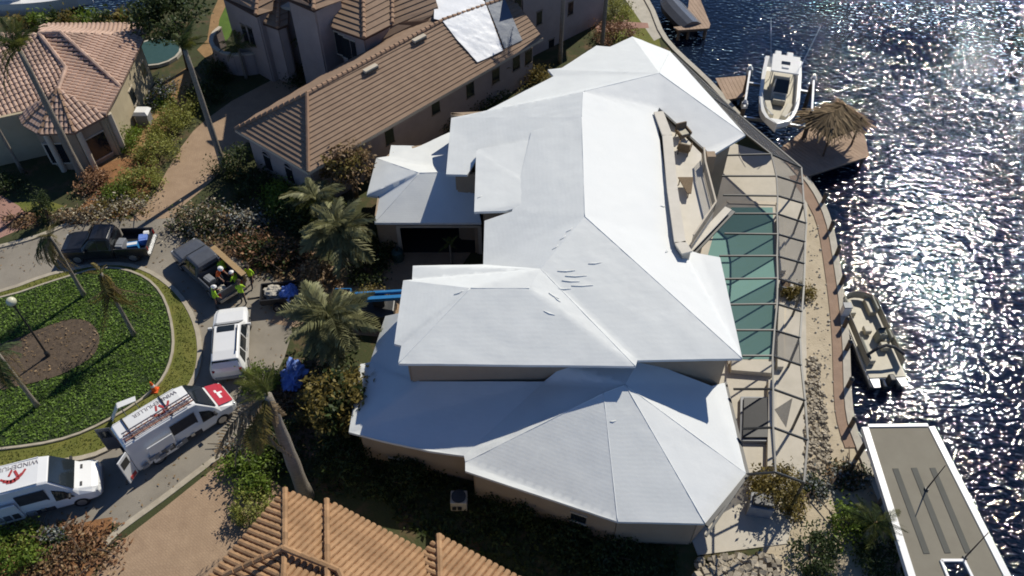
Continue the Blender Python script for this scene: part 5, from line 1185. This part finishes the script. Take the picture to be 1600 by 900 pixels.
# --- cone and bent white panel on the verge, box by the wall, bin
c = U(242, 610, .1); t = thing('traffic_cone', 'orange traffic cone on the island verge behind the red nosed van', 'cone', c)
MB().box((0, 0, .03), (.42, .42, .06)).build('base', 'orange', t, local=True); MB().tube([(0, 0, .05), (0, 0, .78)], [.17, .04], 14).build('cone', 'orange', t, local=True); MB().tube([(0, 0, .38), (0, 0, .52)], [.118, .09], 14).build('band', 'white', t, local=True)
c = U(200, 652, .1); t = thing('folding_sign', 'white folded sheet metal stand on the verge beside the open van', 'stand', c, R(25))
MB().panel([(-.75, .0, .05), (-.2, .0, .95), (-.2, .38, .95), (-.75, .38, .05)], .04).build('leaf', 'white', t, local=True); MB().panel([(-.2, .0, .95), (.75, .05, 1.0), (.75, .38, 1.0), (-.2, .38, .95)], .04).build('leaf', 'white', t, local=True)
for x in (-.1, .65): MB().bar((x, .1, .95), (x + .05, .1, 0), .04).build('leg', 'grey_plastic', t, local=True)
c = U(718, 790); t = thing('air_conditioner', 'pale air conditioning unit in the shade below the low south eave', 'air conditioner', c)
MB().box((0, 0, .5), (.8, .7, .8)).build('casing', 'trim', t, local=True, bevel=.03); MB().tube([(0, 0, .95), (0, 0, .99)], .36, 16).build('fan_guard', 'bronze', t, local=True)
for x in (-.22, .05): MB().box((x, -.43, .5), (.2, .03, .25)).build('grille', 'black', t, local=True)
c = U(622, 405); t = thing('water_tank', 'small dark green tank by the garage pier', 'tank', c)
MB().tube([(0, 0, 0), (0, 0, .7), (0, 0, .85)], [.38, .38, .2], 14).build('tank', 'teal_bin', t, local=True, smooth=False); MB().tube([(0, 0, .85), (0, 0, .92)], .1, 10).build('cap', 'black', t, local=True)
# --- street lamp on the island
c = U(76, 557, .16); t = thing('street_lamp', 'black post lamp with a pale globe on the island', 'street lamp', c)
MB().tube([(0, 0, 0), (0, 0, .35), (0, 0, .5), (0, 0, 4.4)], [.13, .12, .06, .045], 10).build('post', 'black', t, local=True)
MB().tube([(0, 0, 4.35), (0, 0, 4.55)], [.06, .13], 10).build('fitter', 'black', t, local=True); MB().ball((0, 0, 4.76), .26, 14, 10).build('globe', 'globe', t, local=True, smooth=True)

# ================================================================ PEOPLE
def person(label, c, rz, shirt, pose, hat='white', z=0):
    """One continuous body grown over a jointed skeleton."""
    t = thing('person', label, 'person', V((c.x, c.y, z)), rz, 'roof workers round the parked vehicles')
    bend = pose.get('bend', 0); hip = .93 - pose.get('low', 0)
    vs, es, rs = [], [], []
    def add(p, r, par=None):
        vs.append(p); rs.append(r)
        if par is not None: es.append((par, len(vs) - 1))
        return len(vs) - 1
    Q = Matrix.Rotation(R(bend), 3, 'Y'); P0 = V((0, 0, hip))
    def tp(x, y, z): return P0 + Q @ V((x, y, z))
    pel = add(P0, (.15, .12)); wa = add(tp(0, 0, .20), (.145, .11), pel); ch = add(tp(.01, 0, .40), (.175, .125), wa); nk = add(tp(0, 0, .55), (.075, .07), ch); hd = add(tp(.03, 0, .66), (.085, .085), nk); add(tp(.035, 0, .77), (.095, .09), hd); add(tp(.02, 0, .84), (.05, .05), len(vs) - 1); nose = add(tp(.125, 0, .72), (.018, .018), hd)
    for s in (-1, 1):
        st_ = pose.get('stride', .12) * s; f = add(V((.02, s * .10, hip - .08)), (.10, .10), pel); kn = add(V((st_ * .6 + .05, s * .12, hip * .52)), (.068, .065), f); an = add(V((st_, s * .13, .09)), (.045, .045), kn); add(V((st_ + .17, s * .15, .04)), (.04, .035), an)
        sh = add(tp(0, s * .19, .47), (.075, .07), ch); ua = pose.get('arm' + ('l' if s > 0 else 'r'), (15, 40)); A, Bn = R(ua[0]), R(ua[1])
        d = Q @ V((math.sin(A), s * .22, -math.cos(A))).normalized(); el = vs[sh] + d * .29; e_ = add(el, (.048, .048), sh); d2 = Q @ V((math.sin(A + Bn), s * .02, -math.cos(A + Bn))).normalized(); w_ = add(el + d2 * .25, (.033, .033), e_)
        pm_ = add(el + d2 * .32, (.038, .02), w_)
        for k, (off, ln) in enumerate(((-.03, .08), (-.01, .095), (.01, .09), (.03, .07))):
            b_ = vs[pm_] + V((0, off, 0)); m_ = add(b_ + d2 * ln * .55, (.010, .010), pm_); add(b_ + d2 * ln * .9 + V((0, 0, -.02)), (.009, .009), m_)
        th_ = add(vs[w_] + d2 * .04 + V((.03, -s * .04, 0)), (.011, .011), w_); add(vs[th_] + d2 * .05, (.009, .009), th_)
    me = bpy.data.meshes.new('body'); me.from_pydata([tuple(v) for v in vs], es, []); o = bpy.data.objects.new('tmp', me); COL.objects.link(o)
    sk = o.modifiers.new('skin', 'SKIN'); sk.use_smooth_shade = True
    for i, r in enumerate(rs): me.skin_vertices[0].data[i].radius = r
    me.skin_vertices[0].data[0].use_root = True
    ss = o.modifiers.new('sub', 'SUBSURF'); ss.levels = 1; ss.render_levels = 1
    dg = bpy.context.evaluated_depsgraph_get(); bm_ = bpy.data.meshes.new_from_object(o.evaluated_get(dg)); bpy.data.objects.remove(o)
    bm_.name = 'body'; bm_.materials.clear()
    for m in ('navy', shirt, 'skin', 'black'): bm_.materials.append(M[m])
    Qi = Q.inverted()
    for p in bm_.polygons:
        l = Qi @ (p.center - P0); k = 0
        if p.center.z < .11: k = 3
        elif l.z > .56: k = 2
        elif l.z > .02 or abs(l.y) > .21: k = 1
        if abs(l.y) > .17 and (l.z < .12 or l.x > .2) and p.center.z > .45: k = 2
        p.material_index = k; p.use_smooth = True
    b = bpy.data.objects.new('body', bm_); link(b, t)
    hc = P0 + Q @ V((.03, 0, .80)); h = MB(); h.ball(hc, .125, 12, 8, .8); h.tube([hc - (Q @ V((0, 0, .02))), hc - (Q @ V((0, 0, .0)))], .17, 14); h.build('hard_hat', hat, t, local=True, smooth=True)
    vb = MB()
    for z0 in (.16, .34): vb.tube([tp(0, 0, z0), tp(0, 0, z0 + .05)], [.19, .19], 12, cap=False)
    return t
person('worker in lime shirt bending over the timber side of the grey pickup', U(357, 436), R(130), 'lime', dict(bend=38, arml=(55, 20), armr=(60, 25), stride=.2))
person('worker in lime shirt standing behind the grey pickup tailgate', U(376, 456), R(160), 'lime', dict(bend=12, arml=(35, 45), armr=(30, 60)))
person('worker in lime shirt walking on the right of the group', U(396, 446), R(250), 'lime', dict(stride=.28, arml=(-15, 25), armr=(25, 30)), hat='hair')
person('worker in bright lime shirt beside the island kerb', U(340, 480), R(40), 'lime', dict(bend=15, arml=(30, 60), armr=(20, 30)))
person('worker in green lime shirt just before the white car hood', U(382, 474), R(100), 'lime', dict(bend=25, arml=(40, 40), armr=(45, 30)), hat='hair')
Qg = Matrix.Rotation(gh, 3, 'Z'); pb = gk + Qg @ V((-1.75, .1, 0))
person('worker in orange shirt standing in the grey pickup bed', pb, gh + R(200), 'orange', dict(bend=30, arml=(45, 40), armr=(50, 30)), z=.64)

# ================================================================ BOATS AND DOCKS
def hull_rings(L, B, zk, zg, n=14, bow=.55, inner=0, zfloor=None):
    out = []
    for i in range(n + 1):
        u = i / n; x = -L / 2 + L * u; w = B / 2 * (.93 + .07 * min(1, u * 4)) * (1 if u < bow else max(.03, math.sqrt(max(0, 1 - ((u - bow) / (1 - bow)) ** 2.3)))); z_g = zg + .28 * max(0, (u - .4)) ** 1.5; z_k = zk + (.55 * max(0, (u - .7) / .3) ** 2)
        out.append((x, w, z_k, z_g))
    return out
# --- centre console boat on its lift
bow_, stern_ = U(1213, 197, 2.2), U(1224, 92, 2.2); bc = (bow_ + stern_) / 2; L = (bow_ - stern_).length; d = bow_ - stern_
t = thing('motor_boat', 'white sport fishing boat hanging on its lift, bow to the house', 'boat', V((bc.x, bc.y, 1.1)), math.atan2(d.y, d.x))
hr = hull_rings(L, 2.9, 0, 1.15)
hb = MB(); hb.loft([[(x, -w, zg), (x, -w * .92, zk + .45), (x, 0, zk), (x, w * .92, zk + .45), (x, w, zg), (x, max(w - .24, .01), zg + .02), (x, max(w - .26, .005), zg - .08 if zg else 0), (x, -max(w - .26, .005), zg - .08), (x, -max(w - .24, .01), zg + .02)] for x, w, zk, zg in hr])
hb2 = MB()                                            # hull shell with an open cockpit: outside, gunwale, inside walls, floor
hb2.loft([[(x, -w, zg), (x, -w * .92, zk + .45), (x, 0, zk), (x, w * .92, zk + .45), (x, w, zg), (x, max(w - .26, .01), zg + .03), (x, max(w - .30, .008), .62 if .06 < i / 14 < .86 else zg), (x, -max(w - .30, .008), .62 if .06 < i / 14 < .86 else zg), (x, -max(w - .26, .01), zg + .03)] for i, (x, w, zk, zg) in enumerate(hr)])
hb2.build('hull', 'gel', t, local=True, fix=True)
fl = [(x, w) for i, (x, w, zk, zg) in enumerate(hr) if .1 < i / 14 < .86]
MB().prism([(x, -(w - .34)) for x, w in fl] + [(x, w - .34) for x, w in fl[::-1]], .60, .66).build('cockpit_sole', 'cream', t, local=True)
MB().box((-.2, 0, 1.1), (1.5, 1.1, .95), top=.85).build('console', 'gel', t, local=True, bevel=.05)
MB().panel([(.62, -.52, 1.35), (.62, .52, 1.35), (.1, .46, 2.15), (.1, -.46, 2.15)], .03).build('windscreen', 'glass', t, local=True, fix=True)
MB().box((.95, 0, .95), (.8, .9, .45)).build('console_seat', 'cream', t, local=True, bevel=.05)
MB().box((-1.35, 0, 1.05), (.6, 1.2, .8)).build('leaning_post', 'cream', t, local=True, bevel=.05)
for s in (-1, 1): MB().box((2.2, s * .62, .88), (1.7, .42, .4), rz=R(-s * 12)).build('bow_seat', 'cream', t, local=True, bevel=.04)
tt = MB(); tt.box((-1.3, 0, 2.55), (2.3, 2.0, .10)); tto = tt.build('hard_top', 'gel', t, local=True, bevel=.04); MB().box((-1.35, 0, 2.62), (.36, .62, .04)).build('top_hatch', 'glass', tto, local=True)
MB().box((-.75, 0, 2.64), (.3, .5, .10)).build('radar', 'gel', tto, local=True, bevel=.04)
for x in (-2.1, -.5):
    for s in (-1, 1): MB().tube([(x, s * .8, .7), (x * .98, s * .82, 2.52)], .035, 6).build('top_strut', 'chrome', t, local=True)
for s in (-1, 1):
    MB().tube([(-1.2, s * 1.05, 2.5), (-2.6, s * 1.75, 5.2)], [.03, .015], 6).build('outrigger', 'chrome', t, local=True)
    MB().box((-L / 2 - .45, s * .45, .95), (.75, .5, .65)).build('outboard_motor', 'gel', t, local=True, bevel=.08); MB().box((-L / 2 - .42, s * .45, .2), (.35, .18, 1.0)).build('motor_leg', 'grey_plastic', t, local=True)
    MB().tube([(L * .12, s * 1.3, 1.42), (L * .34, s * 1.0, 1.62), (L * .46, s * .42, 1.7)], .025, 6).build('bow_rail', 'chrome', t, local=True)
# --- lift piles and beams
dl = d.normalized(); pl = V((-dl.y, dl.x, 0)); LF = thing('boat_lift', 'pile boat lift holding up the white fishing boat', 'boat lift', V((bc.x, bc.y, WZ)))
for u in (-2.3, 2.2):
    ends = []
    for s in (-1, 1):
        p = V((bc.x, bc.y, 0)) + dl * u + pl * (s * 2.35); ends.append(p)
        po = MB().tube([(p.x, p.y, -2.9), (p.x, p.y, 2.3)], .16, 10).build('pile', 'pile', LF); MB().tube([(p.x, p.y, 2.3), (p.x, p.y, 2.5)], [.2, .03], 10).build('pile_cap', 'white', po)
        MB().box((p.x, p.y, 2.0), (.4, .3, .4)).build('lift_motor', 'white', LF)
    MB().bar((ends[0].x, ends[0].y, .95), (ends[1].x, ends[1].y, .95), .16, .22).build('cradle_beam', 'chrome', LF)
for s in (-1, 1):
    a = V((bc.x, bc.y, 2.15)) + dl * -2.9 + pl * (s * 2.35); b = V((bc.x, bc.y, 2.15)) + dl * 2.7 + pl * (s * 2.35); MB().bar(a, b, .14, .16).build('top_beam', 'white', LF)
    a = V((bc.x, bc.y, 1.1)) + dl * -2.4 + pl * (s * .75); b = V((bc.x, bc.y, 1.1)) + dl * 2.3 + pl * (s * .75); MB().bar(a, b, .14, .16).build('bunk', 'wood', LF)
# --- docks of boards
def dock(label, px, z, along, nb=None, piles=True, bw=.30):
    poly = UL(px, z); c = sum(poly, V((0, 0, 0))) / len(poly); t = thing('dock', label, 'dock', V((c.x, c.y, WZ)))
    a = V(along).normalized(); e = V((a[0], a[1], 0)); s = V((-e.y, e.x, 0)); q = [((p - c).dot(e), (p - c).dot(s)) for p in poly]
    lo, hi = min(p[0] for p in q), max(p[0] for p in q); n = int((hi - lo) / bw)
    for i in range(n):
        x0 = lo + i * (hi - lo) / n; x1 = lo + (i + 1) * (hi - lo) / n - .02; cl = clip(clip(q, 0, x0, True), 0, x1, False)
        if len(cl) < 3: continue
        MB().prism([(c.x + e.x * p[0] + s.x * p[1], c.y + e.y * p[0] + s.y * p[1]) for p in cl][::1], z - .05, z).build('plank', 'deckwood', t, fix=True)
    MB().prism([(p.x, p.y) for p in inset(poly, .12)], z - .30, z - .055).build('joist_frame', 'pile', t)
    for p in inset(poly, .3): MB().tube([(p.x, p.y, -2.9), (p.x, p.y, z - .1)], .14, 8).build('pile', 'pile', t)
    return t, poly
dock('tan plank dock carrying the thatched hut', [(1212, 236), (1240, 216), (1272, 190), (1290, 165), (1330, 175), (1352, 215), (1358, 244), (1272, 272), (1250, 278)], .12, (.8, .6))
dock('small tan plank dock left of the boat lift', [(1118, 122), (1165, 118), (1168, 150), (1135, 156)], .12, (.9, .1))
# --- thatched hut
hc = U(1291, 224, 0); TH = thing('tiki_hut', 'thatched hut on poles at the end of the plank dock', 'hut', V((hc.x, hc.y, .12)))
def hq(x, y, z): return hc + V((x * .74 - y * .40, x * .40 + y * .74, z * .92))
for x, y in ((-1.6, -1.3), (1.6, -1.3), (1.6, 1.3), (-1.6, 1.3)): p = hq(x, y, 0); MB().tube([(p.x, p.y, .1), (p.x, p.y, 2.6)], .08, 8).build('post', 'bark', TH)
apx = (hq(-.8, 0, 3.15), hq(.8, .1, 3.25)); cor = [hq(-2.1, -1.8, 2.35), hq(2.1, -1.8, 2.35), hq(2.1, 1.8, 2.35), hq(-2.1, 1.8, 2.35)]
for q in ((cor[0], cor[1], apx[1], apx[0]), (cor[1], cor[2], apx[1]), (cor[2], cor[3], apx[0], apx[1]), (cor[3], cor[0], apx[0])):
    MB().slab(list(q), .16).build('thatch_panel', 'thatch', TH, fix=True)
    st_ = MB(); qq = list(q)
    for i in range(170):
        u, w = random.random(), random.random(); top_ = (qq[-1].lerp(qq[2], u)) if len(qq) == 4 else qq[2]; p = qq[0].lerp(qq[1], u).lerp(top_, w); dn = (qq[0].lerp(qq[1], u) - top_).normalized(); e_ = p + dn * random.uniform(.4, 1.1) + V((random.uniform(-.28, .28), random.uniform(-.28, .28), random.uniform(-.05, .14))); sd = V((-dn.y, dn.x, 0)) * random.uniform(.03, .07)
        p = p + V((0, 0, .10)); st_.add([p - sd, p + sd, e_ + sd * .6, e_ - sd * .6], [(0, 1, 2, 3)])
    tag(st_.build('thatch_strand', 'thatch', TH), kind='stuff')
# --- pontoon boat at the walkway
c = U(1361, 528, -.4); P = thing('pontoon_boat', 'beige pontoon boat with curved dark rails moored at the seawall', 'boat', V((c.x, c.y, WZ)), R(93))
for s in (-1, 0, 1): MB().tube([(-3.3, s * 1.0, .15), (2.6, s * 1.0, .15), (3.3, s * 1.0, .35), (3.5, s * 1.0, .5)], [.32, .32, .2, .04], 12).build('pontoon', 'chrome', P, local=True, smooth=True)
def rounded(w0, w1, x0, x1): return [(x0, -w0), (x1 - .9, -w1)] + [(x1 - .9 + .9 * math.sin(a), -w1 * math.cos(a)) for a in [math.pi * i / 10 for i in range(1, 10)]] + [(x1 - .9, w1), (x0, w0)]
dkp = rounded(1.28, 1.28, -2.9, 3.3); MB().prism(dkp, .5, .6).build('deck', 'cream', P, local=True); MB().prism(rounded(1.34, 1.34, -2.95, 3.38), .44, .54).build('deck_edge', 'white', P, local=True)
fn = MB(); rail = rounded(1.22, 1.22, -2.2, 3.2)
for a, b in zip(rail, rail[1:]):
    if (a[0] + b[0]) / 2 > -2.3 or True: fn.bar((*a, .98), (*b, .98), .03, .55)
fn.build('fence', 'cream', P, local=True)
rt = MB(); rt.tube([(*a, 1.30) for a in rail], .04, 6); rt.build('top_rail', 'black', P, local=True)
for x, y, sx, sy in ((2.3, .78, 1.2, .55), (2.3, -.78, 1.2, .55), (-1.2, .85, 1.6, .55), (-.2, -.85, .7, .55)):
    so_ = MB().box((x, y, .8), (sx, sy, .4)).build('bench_seat', 'cream', P, local=True, bevel=.06); MB().box((x, y + (.24 if y > 0 else -.24), 1.12), (sx, .16, .4)).build('seat_back', 'sage', so_, local=True, bevel=.05)
MB().box((-.1, -.55, .95), (.6, .7, .75), top=.8).build('helm', 'sage', P, local=True, bevel=.05); MB().panel([(.1, -.85, 1.3), (.1, -.25, 1.3), (.0, -.3, 1.6), (.0, -.8, 1.6)], .02).build('windscreen', 'glass', P, local=True)
MB().tube([(-.22 + .0, -.55 + .2 * math.cos(a), 1.22 + .2 * math.sin(a)) for a in [i * math.pi / 6 for i in range(13)]], .02, 5).build('steering_wheel', 'black', P, local=True)
for x in (-.75, .55):
    MB().box((x - .1, -.5 if x < 0 else .2, .85), (.5, .5, .35)).build('captain_chair', 'cream', P, local=True, bevel=.06)
MB().tube([(-1.8, -1.3, 1.35), (-1.6, -.6, 1.75), (-1.5, 0, 1.85), (-1.6, .6, 1.75), (-1.8, 1.3, 1.35)], .10, 8).build('folded_canopy', 'black', P, local=True)
MB().box((-3.25, 0, .75), (.5, .42, .7)).build('outboard_motor', 'black', P, local=True, bevel=.08)
for s in (-1, 1): MB().prism([(-2.95, s * .6), (-3.55, s * .75), (-3.55, s * 1.2), (-2.95, s * 1.25)][::s], .46, .54).build('swim_step', 'white', P, local=True)
P.scale = (.97, .82, .95)
# --- mooring posts along the walkway
for i, (x, y) in enumerate(((1285, 318), (1296, 362), (1306, 400), (1313, 446), (1318, 512), (1322, 548), (1324, 606), (1328, 668))):
    p = U(x, y); t = thing('mooring_post', ['mooring post at the far bend of the walkway', 'mooring post on the walkway below the dock', 'mooring post on the walkway level with the pool steps', 'mooring post on the walkway just before the pontoon boat', 'mooring post at the bow seats of the pontoon boat', 'mooring post midway along the pontoon boat', 'mooring post behind the pontoon boat motor', 'mooring post nearest the boat canopy'][i], 'post', p, 0, 'mooring posts along the seawall')
    MB().tube([(0, 0, -2.9), (0, 0, .85)], .13, 9).build('pile', 'pile', t, local=True); MB().tube([(0, 0, .85), (0, 0, 1.0)], [.15, .04], 9).build('cap', 'bronze', t, local=True)
c = U(1318, 492); t = thing('dock_box', 'small white power box at the seawall beside the pontoon boat', 'box', c); MB().box((0, 0, .45), (.45, .4, .75)).build('casing', 'white', t, local=True, bevel=.04); MB().box((0, 0, .86), (.5, .45, .08)).build('lid', 'grey_plastic', t, local=True, bevel=.02)
# --- flat boat canopy, bottom right
cz_ = 2.3; top = UL([(1357, 668), (1450, 667), (1570, 905), (1600, 965), (1450, 965), (1432, 905), (1420, 862)], cz_); CN = thing('boat_canopy', 'flat grey boat canopy with white edges and three dark strips', 'canopy', V((sum(p.x for p in top) / 7, sum(p.y for p in top) / 7, WZ)))
hole = UL([(1470, 876), (1506, 876), (1530, 925), (1490, 925)], cz_)
xs = top
def inter(a, b, y): f = (y - a.y) / (b.y - a.y); return a.lerp(b, f)
TLp, TRp = top[0], top[1]; yb = top[4].y; ld = (U(1432, 905, cz_) - TLp); rd = (top[3] - TRp)
def Lx(y): return TLp + ld * ((y - TLp.y) / ld.y)
def Rx(y): return TRp + rd * ((y - TRp.y) / rd.y)
yh0, yh1 = hole[0].y, hole[2].y
segs = [[TLp, TRp, Rx(yh0), Lx(yh0)], [Lx(yh0), hole[0], hole[3], Lx(yh1)], [hole[1], Rx(yh0), Rx(yh1), hole[2]], [Lx(yh1), Rx(yh1), Rx(yb), Lx(yb)]]
for s_ in segs: MB().prism([(p.x, p.y) for p in s_], cz_ - .14, cz_).build('roof_panel', 'canopy', CN, fix=True)
for a, b in ((TLp, Lx(yb)), (TRp, Rx(yb))):
    sg = -1 if a is TLp else 1; o_ = V((sg * .17, 0, -.10)); MB().bar(a + o_, b + o_, .32, .30).build('edge_trim', 'white', CN)
MB().bar(TLp + V((0, .08, -.06)), TRp + V((0, .08, -.06)), .16, .26).build('edge_trim', 'white', CN)
for i in range(4): a, b = hole[i - 1], hole[i]; MB().bar(a + V((0, 0, .02)), b + V((0, 0, .02)), .12, .10).build('hatch_frame', 'white', CN)
for (x0, y0), (x1, y1) in (((1399, 732), (1448, 865)), ((1428, 731), (1481, 864)), ((1457, 731), (1513, 864))):
    a, b = U(x0, y0, cz_ + .012), U(x1, y1, cz_ + .012); MB().bar(a, b, .28, .02).build('dark_strip', 'canopy_strip', CN)
for y_, f in ((TLp.y - .4, 0), (TLp.y - 3.5, 0), (TLp.y - 6.6, 0)):
    for fn_ in (Lx, Rx): p = fn_(y_); MB().tube([(p.x, p.y, -2.9), (p.x, p.y, cz_ - .14)], .12, 8).build('post', 'pile', CN)
for i, (a, b) in enumerate((((1447, 765, 2.3), (1468, 722, 4.2)), ((1507, 872, 2.3), (1536, 820, 4.4)))):
    p, q = U(*a), U(*b); q = V((p.x + .25, p.y + .2, b[2])); t = thing('antenna_pole', ['thin brown pole standing on the canopy between two dark strips', 'thin brown pole standing on the canopy beside the hatch'][i], 'pole', p)
    MB().tube([p, q], [.04, .02], 6).build('mast', 'bark', t); MB().box((p.x, p.y, p.z + .06), (.16, .16, .1)).build('foot', 'bronze', t)
# --- big white boat beyond the turret house
c = U(20, 12, -.2); t = thing('motor_boat', 'large white boat moored in the far canal at the top left corner', 'boat', V((c.x, c.y + 1.2, WZ)), R(4))
hr = hull_rings(13, 3.8, -.3, 1.5)
MB().loft([[(x, -w, zg), (x, -w * .9, zk + .6), (x, 0, zk), (x, w * .9, zk + .6), (x, w, zg)] for x, w, zk, zg in hr]).build('hull', 'gel', t, local=True, fix=True)
MB().box((-1.5, 0, 2.1), (5.0, 2.8, 1.2), top=.8).build('cabin', 'gel', t, local=True, bevel=.1); MB().box((-1.5, -1.36, 2.05), (4.2, .12, .35)).build('cabin_window', 'glass', t, local=True); MB().box((-1.8, 0, 3.1), (3.2, 2.2, .14)).build('fly_bridge', 'gel', t, local=True, bevel=.05)
MB().box((2.6, 0, 1.86), (.6, .6, .1)).build('deck_hatch', 'glass', t, local=True)
# --- far dock with covered jet boat, top
dock('pale plank dock at the top with a covered craft beside it', [(1052, 42), (1072, 40), (1078, -12), (1090, -12), (1110, 38), (1108, 44), (1060, 47)], .12, (.9, .2))
c = U(1060, 14, .3); t = thing('covered_boat', 'small boat under a dark cover at the far dock', 'boat', V((c.x, c.y, WZ)), R(110))
hr = hull_rings(5.2, 2.1, .1, 1.1); MB().loft([[(x, -w, zg), (x, -w * .9, zk + .4), (x, 0, zk), (x, w * .9, zk + .4), (x, w, zg)] for x, w, zk, zg in hr]).build('hull', 'car_black', t, local=True, fix=True)
MB().loft([[(x, -w * 1.02, zg - .05), (x, -w * .5, zg + .3), (x, 0, zg + .42), (x, w * .5, zg + .3), (x, w * 1.02, zg - .05), (x, 0, zg - .1)] for x, w, zk, zg in hr]).build('cover', 'car_grey', t, local=True, fix=True)
